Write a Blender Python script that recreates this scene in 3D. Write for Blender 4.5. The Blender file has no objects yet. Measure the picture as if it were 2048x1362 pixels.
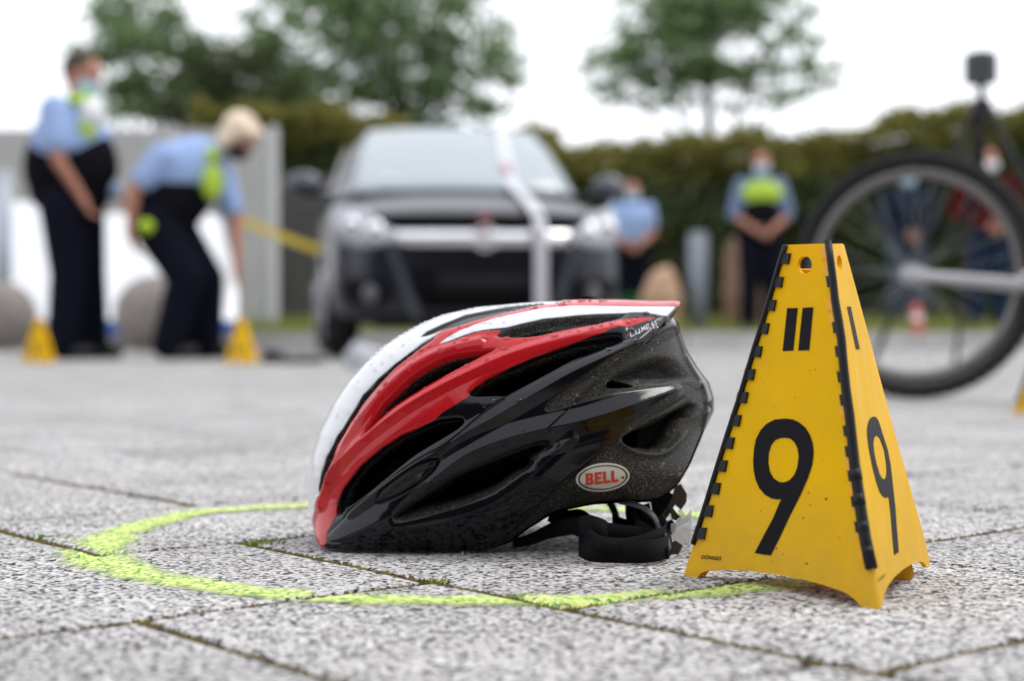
import bpy, bmesh, math, random
import numpy as np
from mathutils import Vector, Matrix
from mathutils.geometry import tessellate_polygon
random.seed(7); RNG = np.random.default_rng(7)
SC = bpy.context.scene
COL = SC.collection
R = math.radians

# ------------------------------------------------------------------ camera, world, sun, exposure
F = 3130.0; H0 = 660.0; CAMZ = 0.165
cam = bpy.data.cameras.new('camera'); camo = bpy.data.objects.new('camera', cam); COL.objects.link(camo)
camo.location = (0, 0, CAMZ); camo.rotation_euler = (R(90), 0, 0)
cam.sensor_width = 36; cam.lens = F / 2048 * 36; cam.shift_y = -(681 - H0) / 2048
cam.clip_start = 0.02; cam.clip_end = 2000
cam.dof.use_dof = True; cam.dof.focus_distance = 1.075; cam.dof.aperture_fstop = 4.2
SC.camera = camo
world = bpy.data.worlds.new('World'); SC.world = world; world.use_nodes = True
wn = world.node_tree.nodes; wl = world.node_tree.links
bg = wn['Background']
sky = wn.new('ShaderNodeTexSky'); sky.sky_type = 'NISHITA'; sky.sun_disc = False
sky.sun_elevation = R(62); sky.sun_rotation = R(72)
hs = wn.new('ShaderNodeHueSaturation'); hs.inputs['Saturation'].default_value = 0.3
wl.new(sky.outputs[0], hs.inputs['Color'])
mx = wn.new('ShaderNodeMix'); mx.data_type = 'RGBA'; mx.inputs[0].default_value = 0.86
wl.new(hs.outputs[0], mx.inputs[6]); mx.inputs[7].default_value = (10.6, 10.8, 11.5, 1)   # overcast veil
wl.new(mx.outputs[2], bg.inputs[0]); bg.inputs[1].default_value = 0.146
sun = bpy.data.lights.new('sun', 'SUN'); sun.energy = 1.2; sun.angle = R(20); sun.color = (1, .96, .9)
so = bpy.data.objects.new('sun', sun); COL.objects.link(so)
sd = Vector((math.cos(R(62)) * math.sin(R(72)), math.cos(R(62)) * math.cos(R(72)), math.sin(R(62))))
so.rotation_euler = (-sd).to_track_quat('-Z', 'Y').to_euler(); so.location = (3, 1, 5)
SC.view_settings.view_transform = 'Standard'; SC.view_settings.look = 'None'
SC.view_settings.exposure = 0.03; SC.view_settings.gamma = 1; SC.view_settings.use_curve_mapping = False
SC.cycles.max_bounces = 8; SC.cycles.transparent_max_bounces = 12
SC.cycles.use_denoising = True

# ------------------------------------------------------------------ helpers
def P(x, y, Y): return Vector(((x - 1024) * Y / F, Y, CAMZ - (y - H0) * Y / F))
def G(x, y, z=0.0):
    Y = (CAMZ - z) * F / (y - H0); return Vector(((x - 1024) * Y / F, Y, z))

def mat(name, col=(.5, .5, .5), rough=.5, metal=0., spec=.5, coat=0., coatr=.03, noise=0., nscale=40., bump=0., bscale=200.,
        trans=0., ior=1.45, alpha=1., emit=None):
    m = bpy.data.materials.new(name); m.use_nodes = True
    nt = m.node_tree; b = nt.nodes['Principled BSDF']
    b.inputs['Base Color'].default_value = (*col, 1); b.inputs['Roughness'].default_value = rough
    b.inputs['Metallic'].default_value = metal; b.inputs['Specular IOR Level'].default_value = spec
    b.inputs['Coat Weight'].default_value = coat; b.inputs['Coat Roughness'].default_value = coatr
    b.inputs['Transmission Weight'].default_value = trans; b.inputs['IOR'].default_value = ior
    b.inputs['Alpha'].default_value = alpha
    if noise or bump:
        tc = nt.nodes.new('ShaderNodeTexCoord')
    if noise:
        n = nt.nodes.new('ShaderNodeTexNoise'); n.inputs['Scale'].default_value = nscale; n.inputs['Detail'].default_value = 5
        nt.links.new(tc.outputs['Object'], n.inputs['Vector'])
        r = nt.nodes.new('ShaderNodeMapRange'); r.inputs[1].default_value = .3; r.inputs[2].default_value = .7
        r.inputs[3].default_value = 1 - noise; r.inputs[4].default_value = 1 + noise
        nt.links.new(n.outputs[0], r.inputs[0])
        v = nt.nodes.new('ShaderNodeVectorMath'); v.operation = 'SCALE'; v.inputs[0].default_value = col
        nt.links.new(r.outputs[0], v.inputs['Scale']); nt.links.new(v.outputs[0], b.inputs['Base Color'])
    if bump:
        n = nt.nodes.new('ShaderNodeTexNoise'); n.inputs['Scale'].default_value = bscale; n.inputs['Detail'].default_value = 4
        nt.links.new(tc.outputs['Object'], n.inputs['Vector'])
        bp = nt.nodes.new('ShaderNodeBump'); bp.inputs['Strength'].default_value = bump; bp.inputs['Distance'].default_value = .002
        nt.links.new(n.outputs[0], bp.inputs['Height']); nt.links.new(bp.outputs[0], b.inputs['Normal'])
    return m

def tag(o, label=None, cat=None, group=None, kind=None):
    if label: o['label'] = label
    if cat: o['category'] = cat
    if group: o['group'] = group
    if kind: o['kind'] = kind
    return o
def empty(name, loc, rz=0.):
    o = bpy.data.objects.new(name, None); COL.objects.link(o); o.location = loc; o.rotation_euler = (0, 0, rz)
    o.empty_display_size = .1; return o
def mesh_obj(name, verts, faces, m, parent=None, smooth=False):
    me = bpy.data.meshes.new(name); me.from_pydata([tuple(v) for v in verts], [], [tuple(f) for f in faces]); me.update()
    return link(name, me, m, parent, smooth)
def link(name, me, m, parent=None, smooth=False):
    if m is not None and len(me.materials) == 0: me.materials.append(m)
    if smooth: me.polygons.foreach_set('use_smooth', [True] * len(me.polygons))
    o = bpy.data.objects.new(name, me); COL.objects.link(o)
    if parent: o.parent = parent
    return o
def from_bm(name, bm, m, parent=None, smooth=False):
    bmesh.ops.recalc_face_normals(bm, faces=bm.faces)
    me = bpy.data.meshes.new(name); bm.to_mesh(me); bm.free(); return link(name, me, m, parent, smooth)
def np_mesh(name, V, Fq):
    """numpy verts (n,3), faces (m,k) -> mesh"""
    me = bpy.data.meshes.new(name); me.vertices.add(len(V)); me.vertices.foreach_set('co', np.asarray(V, np.float32).ravel())
    k = Fq.shape[1]; me.loops.add(Fq.size); me.loops.foreach_set('vertex_index', Fq.astype(np.int32).ravel())
    me.polygons.add(len(Fq)); me.polygons.foreach_set('loop_start', np.arange(0, Fq.size, k, dtype=np.int32))
    me.polygons.foreach_set('loop_total', np.full(len(Fq), k, np.int32)); me.update(calc_edges=True); return me
def copy_tree(o, parent=None):
    c = o.copy(); COL.objects.link(c)
    if parent: c.parent = parent
    for ch in list(o.children): copy_tree(ch, c)
    return c
def add_box(bm, c, s, rot=None, bev=0.):
    g = bmesh.ops.create_cube(bm, size=1.0)['verts']
    M = Matrix.Translation(c) @ (rot.to_4x4() if rot else Matrix.Identity(4)) @ Matrix.Diagonal((*s, 1))
    bmesh.ops.transform(bm, matrix=M, verts=g)
    if bev:
        e = list({ed for v in g for ed in v.link_edges}); bmesh.ops.bevel(bm, geom=e, offset=bev, segments=2, affect='EDGES')
def add_cone(bm, a, b, ra, rb, n=12, caps=True):
    a, b = Vector(a), Vector(b); d = b - a; L = d.length
    if L < 1e-6: return
    M = Matrix.Translation((a + b) / 2) @ d.to_track_quat('Z', 'Y').to_matrix().to_4x4()
    bmesh.ops.create_cone(bm, cap_ends=caps, segments=n, radius1=ra, radius2=rb, depth=L, matrix=M)
def add_sphere(bm, c, r, sc=(1, 1, 1), n=12, rot=None):
    M = Matrix.Translation(c) @ (rot.to_4x4() if rot else Matrix.Identity(4)) @ Matrix.Diagonal((*sc, 1))
    bmesh.ops.create_uvsphere(bm, u_segments=n * 2, v_segments=n, radius=r, matrix=M)
def tube(name, pts, r, m, parent=None, n=8, closed=False):
    """a swept round tube along points (r a number or one per point)"""
    pts = [Vector(p) for p in pts]; N = len(pts); rr = r if hasattr(r, '__len__') else [r] * N
    V = []; up = Vector((0, 0, 1))
    for i, p in enumerate(pts):
        a = pts[(i - 1) % N] if (closed or i > 0) else p; b = pts[(i + 1) % N] if (closed or i < N - 1) else p
        t = (b - a).normalized(); s = t.cross(up)
        if s.length < .05: s = t.cross(Vector((0, 1, 0)))
        s.normalize(); u = s.cross(t)
        for k in range(n):
            an = 2 * math.pi * k / n; V.append(p + (s * math.cos(an) + u * math.sin(an)) * rr[i])
    Fs = []
    for i in range(N if closed else N - 1):
        for k in range(n):
            j = (i + 1) % N; Fs.append((i * n + k, i * n + (k + 1) % n, j * n + (k + 1) % n, j * n + k))
    if not closed: Fs.append(tuple(range(n - 1, -1, -1))); Fs.append(tuple((N - 1) * n + k for k in range(n)))
    return mesh_obj(name, V, Fs, m, parent, True)
def plate(name, loops, nrm, th, m, parent=None, origin=Vector((0, 0, 0))):
    """flat piece with holes: loops of 3-D points, front face along nrm, thickness th behind it"""
    tris = tessellate_polygon([[Vector(p) for p in l] for l in loops]); flat = [Vector(p) for l in loops for p in l]
    n = len(flat); nrm = Vector(nrm).normalized()
    V = [p - origin for p in flat] + [p - nrm * th - origin for p in flat]; Fs = []
    for t in tris:
        a, b, c = [flat[i] for i in t]
        if (b - a).cross(c - a).dot(nrm) < 0: t = t[::-1]
        Fs.append(tuple(t)); Fs.append((t[2] + n, t[1] + n, t[0] + n))
    s = 0
    for l in loops:
        k = len(l)
        for i in range(k): Fs.append((s + i, s + (i + 1) % k, s + (i + 1) % k + n, s + i + n))
        s += k
    me = bpy.data.meshes.new(name); me.from_pydata([tuple(v) for v in V], [], Fs)
    bm = bmesh.new(); bm.from_mesh(me); bmesh.ops.recalc_face_normals(bm, faces=bm.faces); bm.to_mesh(me); bm.free(); me.update()
    return link(name, me, m, parent)
def catmull(pts, k=4, closed=True):
    pts = np.array(pts, float); N = len(pts); out = []
    for i in range(N if closed else N - 1):
        if closed: p0, p1, p2, p3 = pts[(i - 1) % N], pts[i], pts[(i + 1) % N], pts[(i + 2) % N]
        else: p0, p1, p2, p3 = pts[max(i - 1, 0)], pts[i], pts[i + 1], pts[min(i + 2, N - 1)]
        for j in range(k):
            t = j / k; out.append(.5 * ((2 * p1) + (p2 - p0) * t + (2 * p0 - 5 * p1 + 4 * p2 - p3) * t * t + (3 * p1 - p0 - 3 * p2 + p3) * t ** 3))
    if not closed: out.append(pts[-1])
    return np.array(out)
def eval_mesh(o):
    dg = bpy.context.evaluated_depsgraph_get(); dg.update(); return bpy.data.meshes.new_from_object(o.evaluated_get(dg))

# ------------------------------------------------------------------ paving
def slab_material():
    m = bpy.data.materials.new('granite_facing'); m.use_nodes = True; nt = m.node_tree; N = nt.nodes; L = nt.links
    b = N['Principled BSDF']; b.inputs['Roughness'].default_value = .8; b.inputs['Specular IOR Level'].default_value = .3
    tc = N.new('ShaderNodeTexCoord')
    wob = N.new('ShaderNodeTexNoise'); wob.inputs['Scale'].default_value = 300; wob.inputs['Detail'].default_value = 2
    L.new(tc.outputs['Object'], wob.inputs['Vector'])
    wm = N.new('ShaderNodeVectorMath'); wm.operation = 'MULTIPLY_ADD'; wm.inputs[1].default_value = (.0022, .0022, 0)
    L.new(wob.outputs['Color'], wm.inputs[0]); L.new(tc.outputs['Object'], wm.inputs[2])
    v = N.new('ShaderNodeTexVoronoi'); v.inputs['Scale'].default_value = 385; v.voronoi_dimensions = '2D'; L.new(wm.outputs[0], v.inputs['Vector'])
    sep = N.new('ShaderNodeSeparateColor'); L.new(v.outputs['Color'], sep.inputs[0])
    ramp = N.new('ShaderNodeValToRGB'); ramp.color_ramp.interpolation = 'CONSTANT'; e = ramp.color_ramp.elements
    e[0].position = 0; e[0].color = (.022, .022, .027, 1); e[1].position = .135; e[1].color = (.13, .13, .14, 1)
    for p, c in ((.25, (.34, .335, .33)), (.33, (.56, .545, .535)), (.5, (.70, .685, .675)), (.68, (.62, .59, .565)), (.78, (.82, .81, .80)), (.94, (.44, .38, .34))):
        q = e.new(p); q.color = (*c, 1)
    L.new(sep.outputs[0], ramp.inputs[0])
    # broad weathering
    n2 = N.new('ShaderNodeTexNoise'); n2.inputs['Scale'].default_value = 6; n2.inputs['Detail'].default_value = 6; L.new(tc.outputs['Object'], n2.inputs['Vector'])
    r2 = N.new('ShaderNodeMapRange'); r2.inputs[1].default_value = .3; r2.inputs[2].default_value = .7; r2.inputs[3].default_value = .68; r2.inputs[4].default_value = .96
    L.new(n2.outputs[0], r2.inputs[0])
    oi = N.new('ShaderNodeObjectInfo'); r3 = N.new('ShaderNodeMapRange'); r3.inputs[3].default_value = .88; r3.inputs[4].default_value = 1.05; L.new(oi.outputs['Random'], r3.inputs[0])
    mu = N.new('ShaderNodeMath'); mu.operation = 'MULTIPLY'; L.new(r2.outputs[0], mu.inputs[0]); L.new(r3.outputs[0], mu.inputs[1])
    sc = N.new('ShaderNodeVectorMath'); sc.operation = 'SCALE'; L.new(ramp.outputs[0], sc.inputs[0]); L.new(mu.outputs[0], sc.inputs['Scale'])
    st = N.new('ShaderNodeTexNoise'); st.inputs['Scale'].default_value = 2.3; st.inputs['Detail'].default_value = 8; st.inputs['Roughness'].default_value = .7; L.new(tc.outputs['Object'], st.inputs['Vector'])
    sr = N.new('ShaderNodeMapRange'); sr.inputs[1].default_value = .5; sr.inputs[2].default_value = .75; sr.inputs[4].default_value = .55; L.new(st.outputs[0], sr.inputs[0])
    sx = N.new('ShaderNodeMix'); sx.data_type = 'RGBA'; sx.blend_type = 'MULTIPLY'; L.new(sr.outputs[0], sx.inputs[0]); L.new(sc.outputs[0], sx.inputs[6]); sx.inputs[7].default_value = (.86, .78, .66, 1)
    L.new(sx.outputs[2], b.inputs['Base Color'])
    v2 = N.new('ShaderNodeTexVoronoi'); v2.inputs['Scale'].default_value = 385; v2.voronoi_dimensions = '2D'; L.new(wm.outputs[0], v2.inputs['Vector'])
    add = N.new('ShaderNodeMath'); add.operation = 'MULTIPLY_ADD'; add.inputs[1].default_value = .6
    L.new(sep.outputs[1], add.inputs[0]); L.new(v2.outputs['Distance'], add.inputs[2])
    bp = N.new('ShaderNodeBump'); bp.inputs['Strength'].default_value = .8; bp.inputs['Distance'].default_value = .0012
    L.new(add.outputs[0], bp.inputs['Height']); L.new(bp.outputs[0], b.inputs['Normal'])
    return m
M_slab = slab_material()
M_joint = mat('joint_soil', (.10, .075, .05), .95, noise=.5, nscale=60, bump=.8, bscale=300)
M_moss = mat('moss', (.20, .22, .035), .9, noise=.5, nscale=90, bump=1, bscale=500)
M_moss2 = mat('moss_brown', (.16, .12, .03), .9, noise=.6, nscale=60, bump=1, bscale=500)
DM = Vector((.643, -.766, 0)); DN = Vector((.766, .643, 0))    # the two joint directions of the paving (m runs near-right, n runs far-right)
GAP = .0028
def mn(m, n, z=0.): p = DM * m + DN * n; p.z = z; return p
pave = mesh_obj('pavement', [(-60, -12, -.012), (60, -12, -.012), (60, 13.5, -.012), (-60, 13.5, -.012)], [(0, 1, 2, 3)], M_joint); tag(pave, kind='structure')
def slab_geo(m0, m1, n0, n1, rnd, z0=0., fine=6):
    """rounded, slightly chipped slab: returns verts, faces"""
    c = [(m0 + GAP, n0 + GAP), (m1 - GAP, n0 + GAP), (m1 - GAP, n1 - GAP), (m0 + GAP, n1 - GAP)]
    out = []
    for i in range(4):
        a, b = c[i], c[(i + 1) % 4]
        for k in range(fine):
            t = k / fine; w = rnd.uniform(-.0012, .0012) if k else rnd.uniform(.001, .003) * -1
            cx, cy = (m0 + m1) / 2, (n0 + n1) / 2
            x, y = a[0] + (b[0] - a[0]) * t, a[1] + (b[1] - a[1]) * t
            sx = 1 if k else .0
            dx, dy = cx - x, cy - y; l = math.hypot(dx, dy) or 1
            if k == 0: x += dx / l * .003; y += dy / l * .003
            else:
                nx, ny = (0, 1) if i in (0,) else (-1, 0) if i == 1 else (0, -1) if i == 2 else (1, 0); x += nx * w; y += ny * w
            out.append((x, y))
    K = len(out); cx, cy = (m0 + m1) / 2, (n0 + n1) / 2; tz = [rnd.uniform(-.0006, .0006) for _ in range(3)]
    V = []
    for ins, dz in ((.0, -.02), (.0, -.0035), (.0016, -.0012), (.004, -.0002)):
        for (x, y) in out:
            dx, dy = cx - x, cy - y; l = math.hypot(dx, dy)
            zz = tz[0] + tz[1] * (x - cx) / .2 + tz[2] * (y - cy) / .2
            V.append(mn(x + dx / l * ins, y + dy / l * ins, dz + zz + z0))
    Fs = []
    for r in range(3):
        for k in range(K): Fs.append((r * K + k, r * K + (k + 1) % K, (r + 1) * K + (k + 1) % K, (r + 1) * K + k))
    Fs.append(tuple(3 * K + k for k in range(K)))
    return V, Fs
slabs = [(-1.07, -.82, .20, .62), (-1.32, -1.07, .25, .508), (-1.32, -1.07, .508, .85), (-1.57, -1.32, .35, .72), (-1.57, -1.32, .72, 1.05), (-1.82, -1.57, .40, .72), (-1.82, -1.57, .72, 1.1),
         (-1.07, -.69, .62, .947), (-.69, -.465, .62, .947), (-.465, -.1, .62, .947), (-.1, .2, .62, .947), (-.82, -.5, .41, .62), (-.5, -.2, .41, .62), (-.2, .1, .41, .62),
         (-.82, -.45, .20, .41), (-.45, -.1, .2, .41), (-.1, .2, .2, .41), (-1.07, -.73, .947, 1.25), (-.73, -.4, .947, 1.25), (-.4, -.1, .947, 1.25), (-.1, .2, .947, 1.25),
         (-1.32, -1.07, .85, 1.2), (-1.32, -1.07, 1.2, 1.5), (-1.07, -.82, -.05, .2), (-.82, -.5, -.05, .2), (-.5, -.15, -.05, .2), (-1.32, -1.07, 0, .25)]
srnd = random.Random(3); far = []
n = 1.25
while n < 15:      # right-hand field: strips along m
    w = srnd.choice((.21, .25, .325)); m = -1.07
    a = m
    while a < 8: b = a + srnd.choice((.21, .25, .32, .38)); far.append((a, min(b, 8), n, n + w)); a = b
    n += w
for s, n_lo in ((-1.32, 1.5), (-1.57, 1.05), (-1.82, 1.1)):
    a = n_lo
    while a < 14: b = a + srnd.choice((.25, .3, .35)); far.append((s, s + .25, a, b)); a = b
m = -1.82
while m > -17:
    w = srnd.choice((.21, .25, .32)); a = -.4 + srnd.uniform(0, .2)
    while a < 14: b = a + srnd.choice((.25, .3, .35, .42)); far.append((m - w, m, a, b)); a = b
    m -= w
near = []; rest = []
for s in far:
    c = mn((s[0] + s[1]) / 2, (s[2] + s[3]) / 2)
    if c.y < .45 or c.y > 13.4 or abs(c.x) > .36 * c.y + .5: continue
    (near if c.y < 4.2 else rest).append(s)
near = slabs + near
SURF = []
for s in near:
    V, Fs = slab_geo(*s, srnd, fine=6 if mn(s[0], s[2]).y < 2 else 2); mesh_obj('slab', V, Fs, M_slab, pave)
V = []; Fs = []
for s in rest:
    c = mn((s[0] + s[1]) / 2, (s[2] + s[3]) / 2)
    v, f = slab_geo(*s, srnd, fine=1); o = len(V); V += v; Fs += [tuple(i + o for i in q) for q in f]
o = mesh_obj('distant_slabs', V, Fs, M_slab, pave); o['kind'] = 'stuff'

# spray paint circle
ring_px = [(608, 1013), (500, 1018), (410, 1025), (325, 1042), (256, 1060), (205, 1087), (185, 1110), (222, 1131), (290, 1152), (410, 1172), (547, 1190), (697, 1200), (855, 1203), (992, 1203), (1163, 1202), (1347, 1190)]
ring = [G(*p).xy for p in ring_px] + [Vector(p) for p in ((.158, 1.0), (.197, 1.03), (.225, 1.09), (.236, 1.18), (.222, 1.29), (.175, 1.38), (.115, 1.425), (.05, 1.455), (-.04, 1.472), (-.13, 1.472))]
rc = catmull([tuple(p) for p in ring], 10)
def paint_material():
    m = bpy.data.materials.new('fluorescent_spray_paint'); m.use_nodes = True; nt = m.node_tree; N = nt.nodes; L = nt.links
    b = N['Principled BSDF']; b.inputs['Roughness'].default_value = .7; b.inputs['Specular IOR Level'].default_value = .2
    tc = N.new('ShaderNodeTexCoord'); uv = N.new('ShaderNodeAttribute'); uv.attribute_name = 'across'
    v = N.new('ShaderNodeTexVoronoi'); v.inputs['Scale'].default_value = 385; v.voronoi_dimensions = '2D'; L.new(tc.outputs['Object'], v.inputs['Vector'])
    sep = N.new('ShaderNodeSeparateColor'); L.new(v.outputs['Color'], sep.inputs[0])
    ramp = N.new('ShaderNodeValToRGB'); e = ramp.color_ramp.elements; ramp.color_ramp.interpolation = 'CONSTANT'
    e[0].color = (.16, .36, .10, 1); e[1].position = .2; e[1].color = (.50, .74, .14, 1)
    q = e.new(.4); q.color = (.74, .88, .24, 1); q = e.new(.75); q.color = (.84, .93, .38, 1)
    L.new(sep.outputs[0], ramp.inputs[0]); L.new(ramp.outputs[0], b.inputs['Base Color'])
    # coverage: full at the centre line, mist at the edges
    ab = N.new('ShaderNodeMath'); ab.operation = 'ABSOLUTE'; L.new(uv.outputs['Fac'], ab.inputs[0])
    n1 = N.new('ShaderNodeTexNoise'); n1.inputs['Scale'].default_value = 28; n1.inputs['Detail'].default_value = 5; L.new(tc.outputs['Object'], n1.inputs['Vector'])
    off = N.new('ShaderNodeMath'); off.operation = 'MULTIPLY_ADD'; off.inputs[1].default_value = .95; L.new(n1.outputs[0], off.inputs[0]); L.new(ab.outputs[0], off.inputs[2])
    mr = N.new('ShaderNodeMapRange'); mr.interpolation_type = 'SMOOTHSTEP'; mr.inputs[1].default_value = .50; mr.inputs[2].default_value = 1.38; mr.inputs[3].default_value = 1; mr.inputs[4].default_value = 0
    L.new(off.outputs[0], mr.inputs[0])
    # mist falls grain by grain
    sp = N.new('ShaderNodeMath'); sp.operation = 'MULTIPLY_ADD'; sp.inputs[1].default_value = .5; L.new(sep.outputs[1], sp.inputs[0]); L.new(mr.outputs[0], sp.inputs[2])
    m2 = N.new('ShaderNodeMapRange'); m2.inputs[1].default_value = .3; m2.inputs[2].default_value = 1.1; L.new(sp.outputs[0], m2.inputs[0])
    fin = N.new('ShaderNodeMath'); fin.operation = 'MULTIPLY'; L.new(m2.outputs[0], fin.inputs[0]); 
    m3 = N.new('ShaderNodeMapRange'); m3.inputs[1].default_value = 0; m3.inputs[2].default_value = .4; L.new(mr.outputs[0], m3.inputs[0]); L.new(m3.outputs[0], fin.inputs[1])
    f9 = N.new('ShaderNodeMath'); f9.operation = 'MULTIPLY'; f9.inputs[1].default_value = .82; L.new(fin.outputs[0], f9.inputs[0])
    L.new(f9.outputs[0], b.inputs['Alpha'])
    bp = N.new('ShaderNodeBump'); bp.inputs['Strength'].default_value = .8; bp.inputs['Distance'].default_value = .0012
    L.new(v.outputs['Distance'], bp.inputs['Height']); L.new(bp.outputs[0], b.inputs['Normal'])
    return m
def joint_z(p):
    """drop of the paving surface at a joint, so the paint film follows the slabs"""
    m_, n_ = p.x * .643 - p.y * .766, p.x * .766 + p.y * .643
    best = -.007
    for (a, b, c, d) in near:
        if a - .001 < m_ < b + .001 and c - .001 < n_ < d + .001:
            e = min(m_ - a, b - m_, n_ - c, d - n_); return .0011 if e > .0075 else (.0011 - (.0075 - e) / .0075 * .007)
    return best
NR = len(rc); NA = 23; V = []; A = []
for i in range(NR):
    p = Vector(rc[i]); t = (Vector(rc[(i + 1) % NR]) - Vector(rc[i - 1])).normalized(); nn = Vector((t.y, -t.x))
    hw = .032 + .010 * math.exp(-((p.x + .3) ** 2 + (p.y - 1.17) ** 2) / .01)
    for k in range(NA):
        a = (k / (NA - 1) * 2 - 1); q = p + nn * a * hw; z = joint_z(q); V.append((q.x, q.y, z)); A.append(a)
Fs = [(i * NA + k, i * NA + k + 1, ((i + 1) % NR) * NA + k + 1, ((i + 1) % NR) * NA + k) for i in range(NR) for k in range(NA - 1)]
po = mesh_obj('paint_circle', V, Fs, paint_material(), None, True)
at = po.data.attributes.new('across', 'FLOAT', 'POINT'); at.data.foreach_set('value', A)
tag(po, 'fluorescent yellow-green circle sprayed on the paving round the helmet', 'paint marking')

# moss in the joints
def moss_strip(m0, n0, m1, n1, w, dens, mt):
    V = []; Fs = []; a = mn(m0, n0); b = mn(m1, n1); L = (b - a).length
    for _ in range(int(L * dens)):
        t = srnd.random(); c = a.lerp(b, t) + Vector((srnd.gauss(0, w), srnd.gauss(0, w), 0)); r = srnd.uniform(.0008, .0022)
        o = len(V); c.z = -.003 + srnd.random() * .0016
        for d in ((1, 0, 0), (-.5, .87, 0), (-.5, -.87, 0), (0, 0, 1)): V.append(c + Vector(d) * r)
        Fs += [(o, o + 1, o + 3), (o + 1, o + 2, o + 3), (o + 2, o, o + 3)]
    return V, Fs
MV = []; MF = []; MV2 = []; MF2 = []
for (m0, n0, m1, n1, w, dn, k) in ((-1.07, .508, -1.32, .508, .0016, 1300, 1), (-1.07, .51, -1.07, .68, .0016, 1400, 1), (-1.07, .62, -.47, .62, .0017, 2600, 1), (-.82, .33, -.82, .62, .0015, 1600, 1),
                                   (-.69, .62, -.69, .947, .0015, 1800, 1), (-.82, .41, -.5, .41, .0015, 1500, 1), (-.465, .62, -.465, .947, .002, 2400, 1), (-.73, .947, -.73, 1.25, .0015, 1200, 1),
                                   (-1.32, .5, -1.32, .72, .0018, 1500, 0), (-1.32, .72, -1.75, .72, .0015, 1300, 1), (-.73, .947, -.4, .947, .0015, 1300, 1), (-1.04, .62, -.86, .62, .002, 1200, 0), (-.8, .62, -.7, .62, .0025, 2600, 0)):
    v, f = moss_strip(m0, n0, m1, n1, w, dn, None)
    T, U = (MV, MF) if k == 0 else (MV2, MF2); o = len(T); T += v; U += [tuple(i + o for i in q) for q in f]
tag(mesh_obj('green_moss', MV, MF, M_moss), 'green moss cushions growing in the joints of the paving', 'moss', kind='stuff')
tag(mesh_obj('brown_moss', MV2, MF2, M_moss2), 'dry brown moss filling the narrow joints between slabs', 'moss', kind='stuff')
def tuft(p, r, n, label, hgt=.006, mt=None):
    V = []; Fs = []
    for _ in range(n):
        a = srnd.uniform(0, 6.283); d = abs(srnd.gauss(0, r)); c = Vector((math.cos(a) * d * 1.4, math.sin(a) * d * .8, -.003)); 
        h = srnd.uniform(.2, .8) * hgt; dr = Vector((srnd.uniform(-1, 1), srnd.uniform(-1, 1), srnd.uniform(.4, 1.6))).normalized() * h
        s = dr.cross(Vector((srnd.uniform(-1, 1), srnd.uniform(-1, 1), 1))).normalized() * h * .28
        o = len(V); V += [c, c + dr * .5 + s, c + dr, c + dr * .5 - s]; Fs.append((o, o + 1, o + 2, o + 3))
    q = mesh_obj('weed_tuft', V, Fs, mt or M_weed); q.location = p; q.location.z = 0.001; tag(q, label, 'weed', 'small weeds and moss tufts in the paving joints'); return q
M_weed = mat('weed_leaf', (.22, .32, .04), .6, noise=.4, nscale=200)
tuft(G(510, 1086), .010, 200, 'yellow-green moss tuft at the joint left of the helmet nose')
tuft(G(545, 1080), .006, 160, 'small mossy tuft nearest the red nose of the helmet', .004)
tuft(G(872, 1162), .0045, 60, 'little weed with fine leaves in the joint under the middle of the helmet', .006)
tuft(G(1045, 1190), .006, 120, 'bright green tuft where the joint meets the near side of the paint circle', .005)
tuft(G(90, 1074), .010, 220, 'low green tuft in the joint at the far left', .006)
tuft(G(1350, 1248), .004, 70, 'tiny green tuft in the joint in front of the marker', .004)
tuft(G(1440, 1163), .007, 160, 'mossy tuft under the arch of the numbered marker', .003, M_moss2)
tuft(G(625, 1193), .005, 110, 'green tuft in the joint under the near left paint line', .003)

# ------------------------------------------------------------------ bicycle helmet
HC = np.array([1010., 935.]); HY0 = 1.235; HW = .102
OUT = [(640, 1093), (631, 1076), (624, 1046), (616, 1015), (613, 984), (614, 956), (618, 930), (623, 905), (635, 869), (645, 850), (666, 809), (697, 763), (732, 724), (767, 692), (800, 670), (842, 647),
       (886, 629), (952, 614), (1040, 605), (1080, 602), (1130, 600), (1180, 599), (1240, 599), (1308, 601), (1350, 600), (1362, 604), (1361, 611), (1340, 631), (1347, 638), (1357, 655), (1374, 701), (1396, 736), (1418, 765), (1428, 798), (1428, 824), (1414, 852),
       (1404, 878), (1397, 894), (1382, 930), (1360, 967), (1342, 985), (1317, 1000), (1299, 1005), (1225, 1007), (1187, 1010), (1125, 1022), (1100, 1032), (1055, 1060), (1022, 1085), (1000, 1093), (966, 1104), (858, 1105),
       (800, 1102), (700, 1100), (656, 1098)]
_o = []
for i in range(len(OUT)):
    a, b = np.array(OUT[i], float), np.array(OUT[(i + 1) % len(OUT)], float)
    for k in range(12): _o.append(a + (b - a) * k / 12)
_o = np.array(_o); _a = np.arctan2(_o[:, 1] - HC[1], _o[:, 0] - HC[0]); _r = np.hypot(_o[:, 0] - HC[0], _o[:, 1] - HC[1])
_s = np.argsort(_a); _a = _a[_s]; _r = _r[_s]
def h_rho(th):
    r = np.interp(th, _a, _r, period=2 * math.pi); return r
def h_b(th):     # 1 where the outline is the open rim, 0 where it is the far silhouette
    d = np.degrees(th)   # screen angle, y down: 0 right, 90 down, 180 left
    d = np.where(d < -90, d + 360, d)
    up = np.clip((d - (-18)) / 22, 0, 1); dn = np.clip((180 - 8 - d) / 22, 0, 1)
    v = np.clip(np.minimum(up, dn), 0, 1); return v * v * (3 - 2 * v)
def h_depth(t, th):
    t = np.clip(t, 0, 1); b = h_b(th)
    return HW * ((1 - b) * (1 - t ** 2.5) ** .52 + b * np.sqrt(np.clip(1 - .45 * t ** 2, 0, 1)))
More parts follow.
